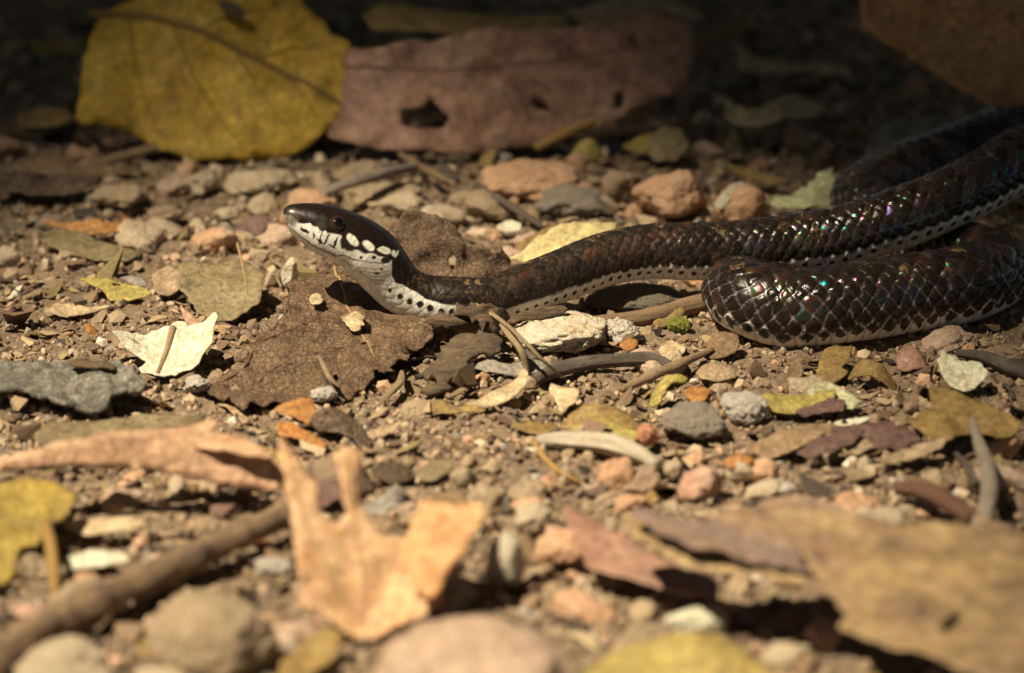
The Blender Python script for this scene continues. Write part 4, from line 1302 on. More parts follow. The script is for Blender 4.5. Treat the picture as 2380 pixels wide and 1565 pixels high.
sheet('leaf_fragment', 'orange scrap of leaf beside the curled green stalk', 'leaf', 'rust', [(1585, 900), (1620, 892), (1650, 900), (1640, 925), (1610, 930), (1598, 915)], (1620, 932), (14, 0), .05, wav=.03)
sheet('leaf_fragment', 'brown leaf scrap leaning against the bend of the front coil', 'leaf', 'brown', [(1640, 800), (1680, 770), (1710, 780), (1718, 810), (1690, 830), (1650, 835)], (1690, 835), (18, 0), .06, wav=.05)
sheet('leaf_fragment', 'tan leaf scrap in front of the bend of the front coil', 'leaf', 'tan', [(1620, 855), (1660, 835), (1700, 850), (1715, 870), (1670, 885), (1630, 878)], (1670, 886), (10, 0), .05, wav=.05)
sheet('leaf_fragment', 'olive leaf fragment poking out from under the front coil', 'leaf', 'olive', [(1897, 870), (1905, 835), (1920, 808), (1985, 800), (1975, 830), (1950, 858), (1972, 862), (1955, 880), (1920, 890)], (1930, 892), (20, 0), .05, wav=.04)
sheet('leaf_fragment', 'arched olive brown leaf fragment in front of the coil', 'leaf', 'olive', [(1968, 868), (1985, 845), (2015, 835), (2050, 845), (2078, 870), (2088, 900), (2070, 895), (2045, 882), (2005, 872)], (2030, 900), (28, 0), .05, cx=-.14, wav=.03)
sheet('leaf_fragment', 'pale green ragged leaf fragment behind the yellow half leaf', 'leaf', 'palegreen', [(1885, 905), (1925, 880), (1960, 895), (1995, 915), (1998, 940), (1965, 945), (1940, 925), (1900, 920)], (1950, 948), (20, 0), .1, wav=.06, rag=.03)
sheet('leaf_fragment', 'yellow half leaf with a torn dark edge', 'leaf', 'green', [(1768, 925), (1800, 918), (1850, 920), (1900, 912), (1945, 915), (1935, 935), (1890, 950), (1840, 962), (1795, 955)], (1850, 965), (16, 0), .06, cx=.04, wav=.03)
sheet('leaf_fragment', 'maroon torn leaf fragment below the yellow half leaf', 'leaf', 'maroon', [(1845, 962), (1890, 948), (1930, 930), (1965, 932), (1960, 955), (1900, 965), (1870, 972)], (1900, 974), (16, 0), .06, wav=.03)
sheet('leaf_fragment', 'cream leaf scrap with a notched rim standing on the litter', 'leaf', 'cream', [(2183, 838), (2190, 820), (2215, 830), (2235, 848), (2262, 840), (2282, 845), (2288, 880), (2262, 905), (2240, 913), (2205, 898), (2182, 870)], (2235, 914), (34, 0), .06, cx=.05, wav=.03, rag=.015)
sheet('fallen_leaf', 'broad olive yellow leaf with a lobed end casting a black shadow', 'leaf', 'olive', [(2112, 985), (2140, 962), (2172, 945), (2160, 915), (2165, 888), (2200, 895), (2260, 918), (2330, 955), (2372, 985), (2350, 1008), (2320, 1015), (2270, 998), (2230, 1005), (2190, 1022), (2150, 1010)], (2240, 1022), (12, 0), .28, cx=.06, cy=-.05, wav=.06)
sheet('fallen_leaf', 'maroon jagged leaf strip beside the brown leaf strips', 'leaf', 'maroon', [(1945, 1000), (2000, 985), (2070, 978), (2110, 1000), (2155, 1012), (2100, 1035), (2040, 1040), (1985, 1030)], (2060, 1042), (14, -3), .15, wav=.06, rag=.03)
sheet('fallen_leaf', 'brown leaf strip with a dark lower edge', 'leaf', 'brown', [(1730, 1035), (1790, 1010), (1850, 985), (1910, 975), (1960, 990), (1900, 1020), (1850, 1040), (1780, 1060)], (1800, 1062), (12, 3), .1, cy=-.05, wav=.05)
sheet('fallen_leaf', 'dark maroon leaf strip running up from the pebbles', 'leaf', 'maroon', [(1850, 1055), (1900, 1025), (1960, 1000), (2010, 1000), (1990, 1025), (1940, 1045), (1880, 1068)], (1900, 1070), (14, 3), .14, wav=.05)
sheet('fallen_leaf', 'light tan leaf strip below the maroon jagged leaf', 'leaf', 'tan', [(2030, 1078), (2080, 1055), (2140, 1030), (2200, 1025), (2190, 1045), (2130, 1065), (2070, 1085)], (2090, 1088), (14, 3), .12, cx=.04, wav=.04)
sheet('leaf_fragment', 'tan three cornered leaf scrap between maroon strips', 'leaf', 'tan', [(1968, 1020), (1990, 1005), (2040, 1040), (1995, 1058), (1972, 1048)], (1995, 1060), (20, 0), .12, wav=.03)
sheet('leaf_fragment', 'thin cream leaf sliver above the maroon jagged leaf', 'leaf', 'cream', [(1935, 985), (1980, 975), (2030, 970), (2000, 985), (1955, 992)], (1980, 993), (12, 0), .12, wav=.02)
stick('twig', 'grey forked twig standing on the litter beside the stained leaf', 'twig', 'stick_grey', [(2258, 972, .75), (2275, 1030, .55), (2296, 1085, .42), (2300, 1130, .36), (2292, 1190, .28), (2286, 1240, .2)], [.03, .075, .105, .10, .10, .08], rough=.16)
stick('twig', 'black thin twig branching beside the grey forked twig', 'twig', 'stick_dark', [(2222, 1055, .3), (2250, 1085, .32), (2270, 1125, .3)], [.03, .045, .04])
stick('stick', 'dark red brown stick lying in front of the tan leaf strips', 'stick', 'stick_red', [(2085, 1135, .2), (2130, 1138, .24), (2190, 1160, .26), (2262, 1205, .2)], [.08, .11, .12, .10])
stick('stick', 'dark rough stick lying beside the notched cream scrap', 'stick', 'stick_dark', [(2225, 822, .12), (2290, 832, .14), (2350, 855, .14), (2420, 875, .14)], [.05, .09, .11, .11], rough=.2)
rock(STN, 'pinkish brown stone under the front coil', 'pinkbrown_st', (2140, 762, 2285, 830), .6)
rock(STN, 'brown stone beside the dark rough stick and the coil', 'brown_st', (2290, 800, 2380, 850), .6)
sheet('leaf_fragment', 'reddish brown curled bark flake under the front coil', 'bark', 'redbrown', [(2080, 830), (2110, 800), (2145, 820), (2160, 848), (2120, 855), (2090, 850)], (2120, 858), (24, 0), .08, cx=-.06, wav=.06)
rock(STN, 'oval grey granite pebble in front of the coil', 'granite', (1532, 934, 1690, 1025), .35, .1)
rock(STN, 'glassy white and brown quartz pebble touching the granite pebble', 'quartz_white', (1676, 906, 1792, 988), .6, .15)
rock(STN, 'pale crystalline pebble below the large lace-veined leaf', 'quartz_white', (720, 893, 785, 940), .6, .18)
rock(STN, 'small pale crystalline pebble beside the large lace-veined leaf', 'quartz_white', (425, 868, 490, 915), .6, .18)
rock(STN, 'red stone beside the yellow green leaf half', 'red_st', (1480, 982, 1534, 1038), .6)
rock(STN, 'small orange stone at the tip of the bark chip', 'orange_st', (1096, 860, 1140, 895), .6)

# ------------------------------------------------------------------ foreground
sheet('fallen_leaf', 'arched ochre leaf edge behind the yellow green half', 'leaf', 'olive', [(1298, 985), (1320, 958), (1360, 942), (1410, 942), (1455, 955), (1500, 985), (1520, 1000), (1440, 990), (1380, 985), (1320, 990)], (1400, 1000), (24, 0), .08, cx=-.16, wav=.03)
sheet('fallen_leaf', 'yellow green leaf half lying beside the red stone', 'leaf', 'green', [(1330, 978), (1380, 975), (1430, 982), (1475, 992), (1488, 1008), (1470, 1022), (1410, 1022), (1335, 1015)], (1410, 1024), (18, 0), .06, cx=-.05, wav=.03)
sheet('leaf_fragment', 'olive leaf scrap beside the yellow green half', 'leaf', 'olive', [(1188, 980), (1230, 978), (1290, 982), (1312, 1000), (1280, 1010), (1225, 1002)], (1250, 1012), (12, 0), .08, wav=.03)
stick('stick', 'bleached white curved stick lying on the litter', 'stick', 'stick_white', [(1250, 1022, .13), (1300, 1022, .16), (1370, 1026, .19), (1440, 1038, .2), (1490, 1058, .18), (1528, 1082, .14)], [.07, .125, .135, .135, .12, .07], rough=.25, flat=.85)
stick('twig', 'thin orange brown stem curving down from the white stick', 'twig', 'stick_orange', [(1240, 1025, .06), (1262, 1060, .08), (1300, 1095, .08), (1345, 1120, .05)], [.03, .045, .04, .02])
rock(STN, 'orange pink stone under the end of the white stick', 'orange_st', (1386, 1058, 1482, 1152), .5)
rock(STN, 'grey stone in front of the orange pink stone', 'brown_st', (1440, 1085, 1540, 1152), .55)
rock(STN, 'pink stone with a red seam beside the white stick', 'pink_st', (1575, 1075, 1690, 1170), .5)
rock(STN, 'small cream pebble between the pink stones', 'pale_st', (1540, 1070, 1590, 1110), .5)
rock(STN, 'brownish orange stone beside the pink stone', 'orange_st', (1740, 1062, 1815, 1130), .5)
sheet('leaf_fragment', 'rust red scrap of leaf on a pale pebble', 'leaf', 'rust', [(1680, 1075), (1715, 1050), (1750, 1065), (1742, 1085), (1705, 1092)], (1715, 1092), (30, 0), .2, wav=.04)
rock(STN, 'pale pebble under the rust red scrap', 'pale_st', (1685, 1062, 1765, 1128), .5)
sheet('leaf_fragment', 'orange brown standing leaf scrap in front of the large lace-veined leaf', 'leaf', 'rust', [(636, 960), (660, 945), (700, 930), (728, 928), (730, 965), (722, 1000), (700, 985), (665, 970)], (690, 1000), (38, 0), .06, wav=.05)
sheet('leaf_fragment', 'dark brown leaf scrap with a hooked tip beside the orange brown scrap', 'leaf', 'darkbrown', [(724, 955), (755, 945), (800, 960), (845, 990), (862, 1022), (845, 1030), (815, 1010), (770, 1000), (735, 990)], (800, 1022), (20, 0), .1, cx=-.06, wav=.04)
sheet('leaf_fragment', 'orange curled scrap under the dark hooked leaf scrap', 'leaf', 'rust', [(640, 985), (680, 985), (720, 1005), (765, 1030), (740, 1035), (690, 1018), (650, 1012)], (700, 1036), (16, 0), .06, wav=.03)
sheet('fallen_leaf', 'olive grey leaf lying behind the long folded leaf', 'leaf', 'olive_grey', [(75, 1010), (110, 985), (200, 975), (300, 965), (350, 958), (480, 965), (440, 990), (300, 1005), (180, 1030), (110, 1030)], (220, 1030), (12, 0), .1, wav=.06)
folded = sheet('folded_leaf', 'long pinkish tan folded dry leaf bridging a black hollow', 'leaf', 'pinktan',
      [(-80, 1086), (20, 1062), (120, 1032), (230, 1012), (330, 1004), (400, 1012), (470, 1034), (560, 1050), (632, 1060), (664, 1088), (660, 1136), (600, 1134), (520, 1120), (420, 1102), (370, 1092), (260, 1088), (130, 1086), (-80, 1100)],
      (300, 1136), (64, 0), .42, cx=-.05, wav=.05, rag=.012, t=.03, bladename='front_blade')
sheet('folded_leaf', '', '', 'pinktan', [(225, 1014), (300, 1003), (380, 996), (440, 982), (505, 966), (512, 976), (490, 998), (545, 1016), (600, 1034), (640, 1064), (560, 1054), (470, 1038), (400, 1016), (330, 1008)],
      (430, 1040), (14, 0), .86, wav=.05, rag=.012, t=.03, into=folded, part='top_blade')
sheet('fallen_leaf', 'yellow leaf with torn lobes under the folded leaf', 'leaf', 'yellow_old', [(-60, 1130), (30, 1112), (105, 1100), (172, 1132), (168, 1160), (152, 1195), (115, 1212), (98, 1232), (88, 1258), (45, 1262), (28, 1290), (12, 1345), (-60, 1350)], (60, 1345), (12, 0), .22, cy=-.06, wav=.06, rag=.02)
stick('leaf_stalk', 'ochre leaf stalk hanging from the torn yellow leaf', 'stem', 'stick_orange', [(108, 1215, .5), (118, 1270, .45), (124, 1330, .3), (130, 1400, .1)], [.05, .07, .07, .05])
stick('stick', 'long straight brown stick lying across the foreground soil', 'stick', 'stick_big', [(-60, 1590, .2), (70, 1480, .22), (220, 1400, .24), (400, 1318, .26), (540, 1252, .28), (690, 1185, .3)], [.20, .19, .18, .165, .15, .14], rough=.16, n=60, knots=.35)
crumpled = sheet('crumpled_leaf', 'crumpled orange tan leaf with three prongs', 'leaf', 'orange_dry',
      [(652, 1100), (668, 1092), (690, 1120), (712, 1165), (738, 1182), (752, 1225), (790, 1248), (812, 1215), (792, 1160), (778, 1105), (800, 1090), (838, 1100), (835, 1150), (842, 1205), (880, 1232), (912, 1240), (950, 1235), (985, 1168), (1050, 1172), (1115, 1172), (1124, 1192), (1085, 1260), (1050, 1320), (1010, 1385), (985, 1420), (940, 1440), (890, 1465), (850, 1478), (800, 1462), (755, 1440), (715, 1395), (690, 1350), (688, 1290), (676, 1210), (660, 1140)],
      (830, 1480), (30, 0), .12, cx=.16, cy=.10, wav=.09, wf=.8, rag=.02, t=.025, res=.08, fold=[(905, 1330, 68, -.35), (770, 1330, 80, .3)],
      veins=[[(670, 1130), (710, 1250), (770, 1350), (840, 1440)], [(810, 1110), (825, 1230), (845, 1350), (850, 1450)]], ribr=.03, ribmat='rib_tan')
sheet('crumpled_leaf', '', '', 'orange', [(930, 1318), (948, 1250), (982, 1165), (1060, 1168), (1118, 1170), (1126, 1190), (1080, 1262), (1040, 1330), (1000, 1392), (968, 1352)],
      (968, 1360), (32, 8), .60, wav=.05, rag=.015, t=.025, into=crumpled, part='flap')
rock(STN, 'large rounded tan stone beside the long brown stick', 'tan_st', (335, 1362, 645, 1590), .25, .06, sink=.35)
rock(STN, 'pale stone under the thick end of the long brown stick', 'pale_st', (20, 1478, 255, 1600), .5, .12)
rock(STN, 'small pinkish stone above the long brown stick', 'pink_st', (25, 1400, 108, 1455), .5)
sheet('fallen_leaf', 'olive leaf tip beside the large rounded tan stone', 'leaf', 'olive', [(630, 1590), (660, 1530), (710, 1480), (760, 1452), (800, 1470), (780, 1520), (720, 1560), (690, 1600)], (700, 1600), (12, 0), .2, wav=.05)
rock(STN, 'broad pinkish brown stone in front of the crumpled leaf', 'pinkbrown_st', (850, 1425, 1345, 1710), .3, .07, sink=.45, depth=.8)
rock(STN, 'cream stone with a bright white foot behind the broad stone', 'quartz', (1125, 1225, 1225, 1378), .5, .12)
rock(STN, 'pale stone between the cream stone and the brown leaf', 'pale_st', (1195, 1165, 1290, 1250), .5)
rock(STN, 'peach stone above the brown three cornered leaf', 'orange_st', (1240, 1220, 1372, 1325), .55)
sheet('fallen_leaf', 'reddish brown flat leaf tucked under the stained leaf', 'leaf', 'redbrown', [(1310, 1180), (1350, 1185), (1410, 1215), (1470, 1260), (1540, 1300), (1620, 1320), (1668, 1350), (1672, 1395), (1600, 1388), (1500, 1360), (1420, 1345), (1375, 1330), (1350, 1270), (1322, 1215)], (1500, 1395), (10, 0), .22, cx=.04, wav=.05)
sheet('fallen_leaf', 'big stained tan leaf with purple blotches over a black hollow', 'leaf', 'stained',
      [(1440, 1180), (1520, 1175), (1620, 1195), (1720, 1180), (1820, 1170), (1960, 1190), (2080, 1210), (2220, 1215), (2480, 1235), (2480, 1600), (2350, 1578), (2230, 1548), (2120, 1512), (2030, 1482), (1952, 1452), (1978, 1422), (1945, 1385), (1890, 1345), (1800, 1330), (1700, 1312), (1610, 1292), (1540, 1262), (1480, 1225)],
      (2150, 1545), (9, 2), .75, cx=-.08, cy=-.06, wav=.08, wf=.6, rag=.02, res=.11, holes=[[(2185, 1455), (2215, 1428), (2240, 1425), (2225, 1448), (2198, 1468)]],
      rib=[(1450, 1178), (1540, 1200), (1650, 1222), (1850, 1255), (2100, 1285), (2480, 1330)], ribr=.04, ribmat='rib_tan',
      veins=[[(1850, 1255), (1920, 1320), (1985, 1400)], [(2000, 1272), (2120, 1360), (2200, 1480)], [(2180, 1292), (2320, 1400), (2440, 1540)], [(1780, 1240), (1960, 1215), (2150, 1222)]])
sheet('fallen_leaf', 'purplish torn leaf layer on top of the stained leaf', 'leaf', 'purple', [(1480, 1180), (1560, 1185), (1660, 1215), (1760, 1235), (1850, 1270), (1880, 1330), (1800, 1312), (1700, 1290), (1600, 1265), (1530, 1225)], (1700, 1310), (10, 0), 1.05, wav=.06, rag=.03)
sheet('fallen_leaf', 'purplish brown leaf end resting above the stained leaf', 'leaf', 'purple', [(1760, 1170), (1830, 1150), (1920, 1165), (1980, 1190), (1940, 1212), (1850, 1205)], (1870, 1214), (12, 0), .9, wav=.05)
rock(STN, 'bright white chip of stone in front of the reddish brown flat leaf', 'cream', (1545, 1402, 1692, 1482), .6, .1)
sheet('fallen_leaf', 'yellow green leaf in front of the bright white chip', 'leaf', 'front_leaf', [(1330, 1590), (1400, 1530), (1500, 1495), (1600, 1482), (1680, 1478), (1740, 1510), (1850, 1590), (1850, 1640), (1330, 1640)], (1600, 1600), (10, 0), .35, cx=-.1, wav=.05)
rock(STN, 'pink pebble beside the tip of the stained leaf', 'pink_st', (1868, 1428, 1965, 1515), .4)
rock(STN, 'white pebble in front of the orange stained leaf rim', 'quartz_white', (1812, 1120, 1852, 1160), .5)
rock(STN, 'white shard beside the longest prong of the crumpled leaf', 'quartz_white', (590, 1295, 685, 1340), .6)
rock(STN, 'tiny white pebble behind the broad flap of the crumpled leaf', 'quartz_white', (1232, 1098, 1262, 1130), .5)
rock(STN, 'orange stone on the soil beside the olive yellow leaf', 'orange_st', (2318, 1005, 2375, 1062), .5)
sheet('leaf_fragment', 'pale beige leaf slip above the long brown stick', 'leaf', 'buff', [(145, 1225), (200, 1210), (300, 1205), (350, 1215), (300, 1235), (200, 1245)], (240, 1247), (14, 0), .15, wav=.04)
sheet('leaf_fragment', 'whitish leaf slip below the pale beige slip', 'leaf', 'cream', [(150, 1300), (210, 1285), (290, 1288), (300, 1302), (220, 1318), (160, 1322)], (220, 1324), (14, 0), .15, wav=.04)
sheet('leaf_fragment', 'small green leaf scrap at the tip of the long folded leaf', 'leaf', 'green', [(625, 1050), (660, 1060), (690, 1078), (685, 1095), (655, 1078)], (660, 1096), (20, 0), .1, wav=.03)
sheet('leaf_fragment', 'maroon folded leaf piece between two prongs of the crumpled leaf', 'leaf', 'maroon', [(710, 1130), (740, 1110), (790, 1120), (795, 1155), (760, 1180), (725, 1170)], (755, 1180), (20, 0), .12, wav=.06)
sheet('leaf_fragment', 'dark brown leaf piece behind the middle prong of the crumpled leaf', 'leaf', 'darkbrown', [(862, 1080), (905, 1062), (955, 1075), (960, 1098), (910, 1120), (875, 1105)], (910, 1120), (20, 0), .12, wav=.06)
sheet('leaf_fragment', 'olive folded leaf piece beside the dark brown piece', 'leaf', 'olive_grey', [(968, 1095), (1000, 1070), (1045, 1062), (1048, 1088), (1010, 1112), (980, 1112)], (1010, 1114), (24, 0), .12, wav=.05)


# ------------------------------------------------------------------ small things strewn about
def on_snake(x, y, r):
    return np.min(np.hypot(SC[::12, 0]-x, SC[::12, 1]-y)-SR[::12]) < r


LANDMARKS = {
    'the neck of the snake': [(960, 765)], 'the front coil': [(1750, 805), (1900, 805), (2050, 795), (2200, 775)], 'the arched body': [(1300, 725), (1450, 695), (1600, 680)],
    'the large lace-veined leaf': [(560, 900), (700, 940), (850, 880)], 'the grey bark slab': [(100, 900), (250, 900)], 'the cream curled leaf': [(390, 840)],
    'the large quartz stone': [(1300, 830)], 'the dark curved stick': [(1430, 850)], 'the propped yellow leaf': [(300, 330), (500, 370), (700, 350)],
    'the red brown dead leaf': [(900, 360), (1100, 360), (1300, 320), (1450, 270)], 'the rust orange leaf': [(220, 540)], 'the speckled flat brown leaf': [(510, 700)],
    'the notched yellow green leaf': [(280, 680)], 'the pink orange stone': [(1230, 460)], 'the two orange stones': [(1560, 500), (1720, 510)], 'the pale green leaf scrap': [(1870, 490)],
    'the white curved stick': [(1300, 1030), (1450, 1050)], 'the oval granite pebble': [(1610, 1000)], 'the yellow half leaf': [(1850, 950)], 'the notched cream leaf scrap': [(2235, 900)],
    'the lobed olive yellow leaf': [(2200, 1000), (2330, 1000)], 'the maroon jagged leaf': [(2050, 1020)], 'the grey forked twig': [(2290, 1200)], 'the long folded leaf': [(100, 1090), (300, 1100), (500, 1120)],
    'the torn yellow leaf': [(60, 1250)], 'the long brown stick': [(70, 1480), (220, 1400), (400, 1318), (540, 1252)], 'the crumpled orange leaf': [(720, 1350), (850, 1450), (1000, 1400)],
    'the large rounded tan stone': [(490, 1560)], 'the broad pinkish stone': [(1000, 1560)], 'the big stained leaf': [(1500, 1240), (1700, 1320), (1900, 1400), (2100, 1520)],
    'the bright white stone chip': [(1620, 1470)], 'the reddish brown flat leaf': [(1450, 1330)], 'the shaded tan leaf': [(1800, 290)], 'the dark fibrous bark chip': [(1040, 880)],
    'the beige curled strip': [(1150, 940)], 'the maroon leaf strip': [(530, 570)], 'the orange brown leaf over the coils': [(2330, 256)], 'the dark shaded leaf': [(100, 450)]}
LM = [(k, U(x, y, 0)) for k, v in LANDMARKS.items() for x, y in v]


def near(p):
    return min(LM, key=lambda q: (q[1][0]-p[0])**2+(q[1][1]-p[1])**2)[0]


def visible_spot(r):
    while True:
        px, py = r.uniform(-60, 2440), r.uniform(-40, 1610)
        # more even on the soil than in the picture
        p = U(px, py, 0)
        if r.uniform() < 0.35+0.65*((p[1]+54.5)/72)**2:
            return p, px, py


PEB = [('tan', 'tan_st', 'small tan pebble lying loose'), ('pale', 'pale_st', 'small pale cream pebble lying loose'),
       ('orange', 'orange_st', 'small orange pebble lying loose'), ('brown', 'brown_st', 'small dull brown pebble lying loose'),
       ('white', 'quartz_white', 'small white quartz pebble lying loose'), ('grey', 'granite', 'small grey granite pebble lying loose')]
SCR = [('brown', 'small torn scrap of brown leaf'), ('tan', 'small torn scrap of tan leaf'), ('darkbrown', 'small torn scrap of dark brown leaf'),
       ('olive', 'small torn scrap of olive leaf'), ('maroon', 'small torn scrap of maroon leaf'), ('buff', 'small torn scrap of pale beige leaf'),
       ('grey', 'small torn scrap of grey leaf'), ('rust', 'small torn scrap of orange brown leaf')]


def scatter_pebbles(n):
    r = np.random.default_rng(21)
    lib = []
    for k, (nm, mt, lb) in enumerate(PEB):
        for v in range(3):
            V, F = rock_shape(300+k*5+v, 2, .75, .16)
            lib.append((mk_mesh('pebble', V, F, mat=M[mt]), lb, nm))
    wts = np.repeat(np.array([.30, .16, .17, .22, .05, .10])/3, 3)
    k = 0
    while k < n:
        p, px, py = visible_spot(r)
        s = float(np.clip(r.lognormal(math.log(.085), .45), .045, .26))*(1.5 if (p[1] < -5 or 2.5 < p[1] < 9) else 1.0)
        if on_snake(p[0], p[1], s):
            continue
        me, lb, nm = lib[r.choice(len(lib), p=wts/wts.sum())]
        o = bpy.data.objects.new('pebble', me)
        coll.objects.link(o)
        o.location = Vector((p[0], p[1], float(gh(p[0], p[1]))+s*0.25))*CM
        o.rotation_euler = tuple(r.uniform(0, 6.28, 3))
        o.scale = (s*r.uniform(.8, 1.3), s*r.uniform(.7, 1.1), s*r.uniform(.6, .95))
        tag(o, lb+' near '+near(p), 'pebble', nm+' pebbles strewn on the soil')
        k += 1


def scrap_mesh(seed, mat):
    r = np.random.default_rng(seed)
    k = r.integers(6, 10)
    a = np.sort(r.uniform(0, 2*np.pi, k))
    el = r.uniform(.35, .75)
    P = np.stack([np.cos(a)*r.uniform(.65, 1, k), np.sin(a)*r.uniform(.65, 1, k)*el], -1)
    P = densify(P, .25)
    P += r.normal(size=P.shape)*.035
    Q, F = fill_sheet(P, .22, (), seed)
    z = r.uniform(-.35, .35)*Q[:, 0]**2+r.uniform(-.5, .5)*Q[:, 1]**2+.12*fbm2(Q[:, 0]*1.5+seed, Q[:, 1]*1.5, 2, seed)
    W = np.column_stack([Q, z])
    fn = np.cross(W[F[:, 1]]-W[F[:, 0]], W[F[:, 2]]-W[F[:, 0]])
    F[fn[:, 2] < 0] = F[fn[:, 2] < 0][:, ::-1]
    V, faces = solid(W, np.tile([0, 0, 1.0], (len(W), 1)), F, .05)
    return mk_mesh('leaf_scrap', V, faces, mat=M[mat])


def scatter_scraps(n):
    r = np.random.default_rng(31)
    lib = [(scrap_mesh(500+10*k+v, mt), lb, mt) for k, (mt, lb) in enumerate(SCR) for v in range(4)]
    wts = np.repeat(np.array([.24, .20, .16, .10, .09, .08, .08, .05]), 4)
    k = 0
    while k < n:
        p, px, py = visible_spot(r)
        s = float(np.clip(r.lognormal(math.log(.21), .45), .09, .55))*(1.9 if p[1] > 7.5 else 1.25 if p[1] < -5 else 1.0)
        if on_snake(p[0], p[1], s*0.9) and not (p[1] > 8):
            continue
        me, lb, mt = lib[r.choice(len(lib), p=wts/wts.sum())]
        o = bpy.data.objects.new('leaf_scrap', me)
        coll.objects.link(o)
        o.location = Vector((p[0], p[1], float(gh(p[0], p[1]))+.03+s*.06))*CM
        o.rotation_euler = (r.normal()*.30+(.2 if p[1] > 7.5 else 0), r.normal()*.30, r.uniform(0, 6.28))
        o.scale = (s, s, s)
        tag(o, lb+' near '+near(p), 'leaf scrap', {'darkbrown': 'dark brown', 'buff': 'pale beige', 'rust': 'orange brown'}.get(mt, mt)+' leaf scraps strewn on the soil')
        k += 1


def scatter_chips(n):
    r = np.random.default_rng(71)
    kinds = [('pale_st', 'flat chip of pale stone', 'pale'), ('tan_st', 'flat chip of tan stone', 'tan'),
             ('orange_st', 'flat chip of orange stone', 'orange'), ('pinkbrown_st', 'flat chip of pinkish brown stone', 'pinkish brown')]
    lib = []
    for k, (mt, lb, nm) in enumerate(kinds):
        for v in range(4):
            V, F = rock_shape(700+k*7+v, 3, .9, .12, 10)
            lib.append((mk_mesh('stone_chip', V, F, mat=M[mt]), lb, nm))
    k = 0
    while k < n:
        p, px, py = visible_spot(r)
        if r.uniform() > (1.0 if (p[1] < -4.5 or 2.0 < p[1] < 9) else 0.25):
            continue
        s = float(np.clip(r.lognormal(math.log(.20), .4), .10, .42))
        if on_snake(p[0], p[1], s+.1):
            continue
        me, lb, nm = lib[r.integers(len(lib))]
        o = bpy.data.objects.new('stone_chip', me)
        coll.objects.link(o)
        o.location = Vector((p[0], p[1], float(gh(p[0], p[1]))+s*0.12))*CM
        o.rotation_euler = (r.normal()*.25, r.normal()*.25, r.uniform(0, 6.28))
        o.scale = (s*r.uniform(.9, 1.4), s*r.uniform(.7, 1.0), s*r.uniform(.4, .7))
        tag(o, lb+' near '+near(p), 'stone chip', nm+' stone chips in the soil')
        k += 1


def scatter_bark(n):
    r = np.random.default_rng(81)
    kinds = [('bark_dark', 'loose dark bark flake in the grit', 'dark'), ('bark_strip', 'loose reddish brown bark flake in the grit', 'reddish brown'), ('tan', 'loose crisp tan leaf flake in the grit', 'crisp tan')]
    lib = []
    for k, (mt, lb, nm) in enumerate(kinds):
        for v in range(4):
            lib.append((scrap_mesh(900+10*k+v, mt), lb, nm))
    k = 0
    while k < n:
        p, px, py = visible_spot(r)
        s = float(np.clip(r.lognormal(math.log(.17), .5), .07, .5))
        if on_snake(p[0], p[1], s*.9):
            continue
        me, lb, nm = lib[r.integers(len(lib))]
        o = bpy.data.objects.new('litter_flake', me)
        coll.objects.link(o)
        o.location = Vector((p[0], p[1], float(gh(p[0], p[1]))+.03+s*.1))*CM
        o.rotation_euler = (r.normal()*.35, r.normal()*.35, r.uniform(0, 6.28))
        o.scale = (s*1.3, s*.7, s)
        tag(o, lb+' near '+near(p), 'flake', nm+' flakes among the grit')
        k += 1


def scatter_twigs(n):
    r = np.random.default_rng(41)
    kinds = [('stick_dark', 'short thin dark twig lying loose', 'dark'), ('straw', 'short thin straw coloured stem lying loose', 'straw coloured'), ('stick_brown', 'short thin brown twig lying loose', 'brown')]
    lib = []
    for k, (mt, lb, nm) in enumerate(kinds):
        for v in range(4):
            P = np.array([(-1, 0, 0), (-.3, r.normal()*.08, .02), (.3, r.normal()*.08, .03), (1, r.normal()*.06, 0)])
            V, F, uv = tube_mesh(spline(P, 16), np.linspace(.055, .035, 16)*r.uniform(.7, 1.4), 8, 60+k*4+v, .2)
            lib.append((mk_mesh('twig', V, F, uv=uv, mat=M[mt]), lb, nm))
    k = 0
    while k < n:
        p, px, py = visible_spot(r)
        s = float(np.clip(r.lognormal(math.log(.35), .45), .15, .9))
        if on_snake(p[0], p[1], s*0.9):
            continue
        me, lb, nm = lib[r.integers(len(lib))]
        o = bpy.data.objects.new('twig_piece', me)
        coll.objects.link(o)
        o.location = Vector((p[0], p[1], float(gh(p[0], p[1]))+.045))*CM
        o.rotation_euler = (0, r.normal()*.07, r.uniform(0, 6.28))
        o.scale = (s, s, s)
        tag(o, lb+' near '+near(p), 'twig', nm+' twig pieces on the soil')
        k += 1


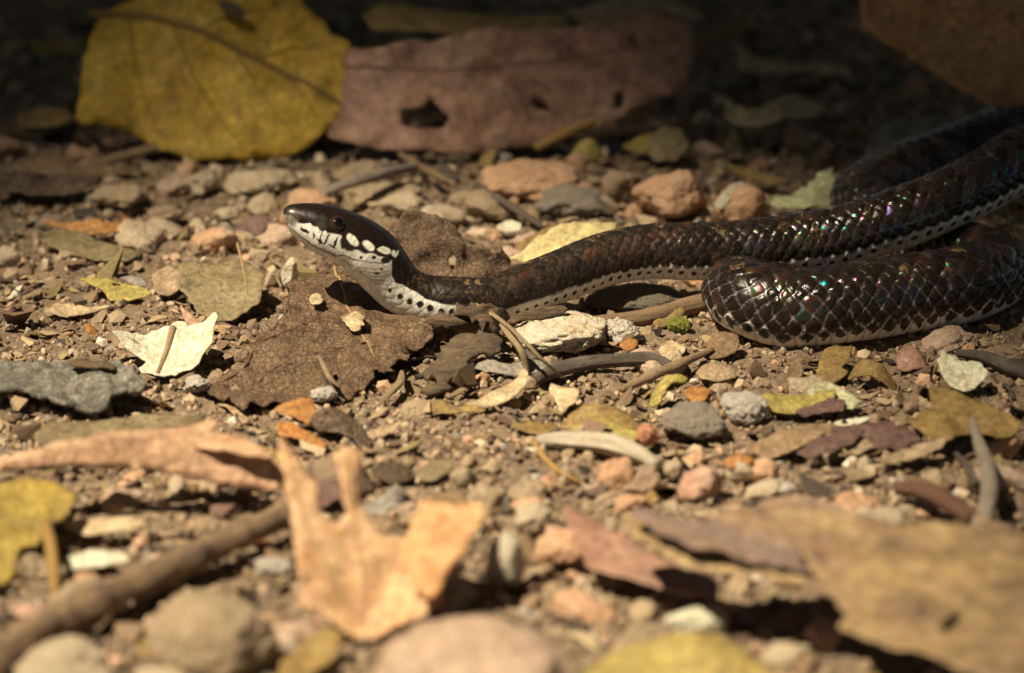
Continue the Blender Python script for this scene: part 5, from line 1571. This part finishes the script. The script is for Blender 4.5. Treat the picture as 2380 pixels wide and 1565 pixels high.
def grit(n):
    """sand and grit too small to pick apart: one object"""
    r = np.random.default_rng(51)
    V0, F0 = ICO[0]
    Y = r.uniform(-13.5, 21, n)
    X = r.uniform(-1, 1, n)*(6.6+(Y+13)*.085)
    s = np.clip(r.lognormal(math.log(.023), .6, n), .010, .11)
    Z = gh(X, Y)+s*.35
    ax = r.uniform(.6, 1.35, (n, 3))*s[:, None]
    jit = r.uniform(.72, 1.22, (n, 12))
    th = r.uniform(0, 6.28, n)
    P = V0[None]*jit[..., None]*ax[:, None]
    c, s_ = np.cos(th)[:, None], np.sin(th)[:, None]
    P = np.stack([P[..., 0]*c-P[..., 1]*s_, P[..., 0]*s_+P[..., 1]*c, P[..., 2]], -1)
    P = P+np.stack([X, Y, Z], -1)[:, None]
    F = (np.arange(n)*12)[:, None, None]+F0[None]
    pal = np.array([(.33, .235, .15), (.40, .29, .19), (.26, .18, .11), (.50, .38, .26), (.48, .30, .19), (.17, .115, .075), (.60, .52, .42), (.09, .065, .05), (.33, .28, .23)])
    ci = r.choice(len(pal), n, p=[.24, .2, .18, .11, .08, .09, .03, .03, .04])
    col = pal[ci]*r.uniform(.75, 1.25, (n, 1))
    o = link('grit', mk_mesh('grit', P.reshape(-1, 3), F.reshape(-1, 3), col=np.repeat(col, 12, 0), smooth_sh=False, mat=M['grains']))
    tag(o, 'coarse sand and grit grains covering the soil', 'grit', kind='stuff')


def crumbs(n):
    """crumbled leaf flakes too small to pick apart: one object"""
    r = np.random.default_rng(61)
    Y = r.uniform(-13.5, 21, n)
    X = r.uniform(-1, 1, n)*(6.6+(Y+13)*.085)
    ok = np.array([not on_snake(x, y, .02) for x, y in zip(X, Y)])
    X, Y = X[ok], Y[ok]
    n = len(X)
    s = np.clip(r.lognormal(math.log(.085), .5, n), .03, .26)
    a = np.linspace(0, 2*np.pi, 6, endpoint=False)[None]+r.uniform(-.35, .35, (n, 6))
    rad = r.uniform(.55, 1.1, (n, 6))*s[:, None]
    el = r.uniform(.3, .8, (n, 1))
    lx, ly = np.cos(a)*rad, np.sin(a)*rad*el
    b1 = r.normal(size=(n, 1))*.6
    lz = b1*(lx**2)/s[:, None]+r.normal(size=(n, 1))*.28*lx+r.normal(size=(n, 1))*.28*ly
    th = r.uniform(0, 6.28, (n, 1))
    gx = lx*np.cos(th)-ly*np.sin(th)+X[:, None]
    gy = lx*np.sin(th)+ly*np.cos(th)+Y[:, None]
    gz = lz+(gh(X, Y)+.02+s*.12)[:, None]
    top = np.stack([gx, gy, gz], -1)
    P = np.concatenate([top, top-np.array([0, 0, .008])], 1)
    quad = np.array([[0, 1, 2, 3], [0, 3, 4, 5], [9, 8, 7, 6], [11, 10, 9, 6]]+[[k, k+6, (k+1) % 6+6, (k+1) % 6] for k in range(6)])
    F = (np.arange(n)*12)[:, None, None]+quad[None]
    pal = np.array([(.21, .135, .075), (.30, .21, .125), (.12, .075, .045), (.40, .30, .18), (.15, .085, .065), (.27, .21, .09), (.055, .04, .03), (.55, .46, .32), (.26, .225, .18)])
    ci = r.choice(len(pal), n, p=[.22, .2, .16, .1, .08, .08, .06, .04, .06])
    col = pal[ci]*r.uniform(.75, 1.25, (n, 1))
    o = link('leaf_crumbs', mk_mesh('leaf_crumbs', P.reshape(-1, 3), F.reshape(-1, 4), col=np.repeat(col, 12, 0), smooth_sh=False, mat=M['crumbs']))
    tag(o, 'crumbled flakes of dead leaf covering the soil', 'leaf litter', kind='stuff')


scatter_pebbles(290)
scatter_scraps(295)
scatter_chips(150)
scatter_bark(220)
scatter_twigs(70)
grit(44000)
crumbs(10000)
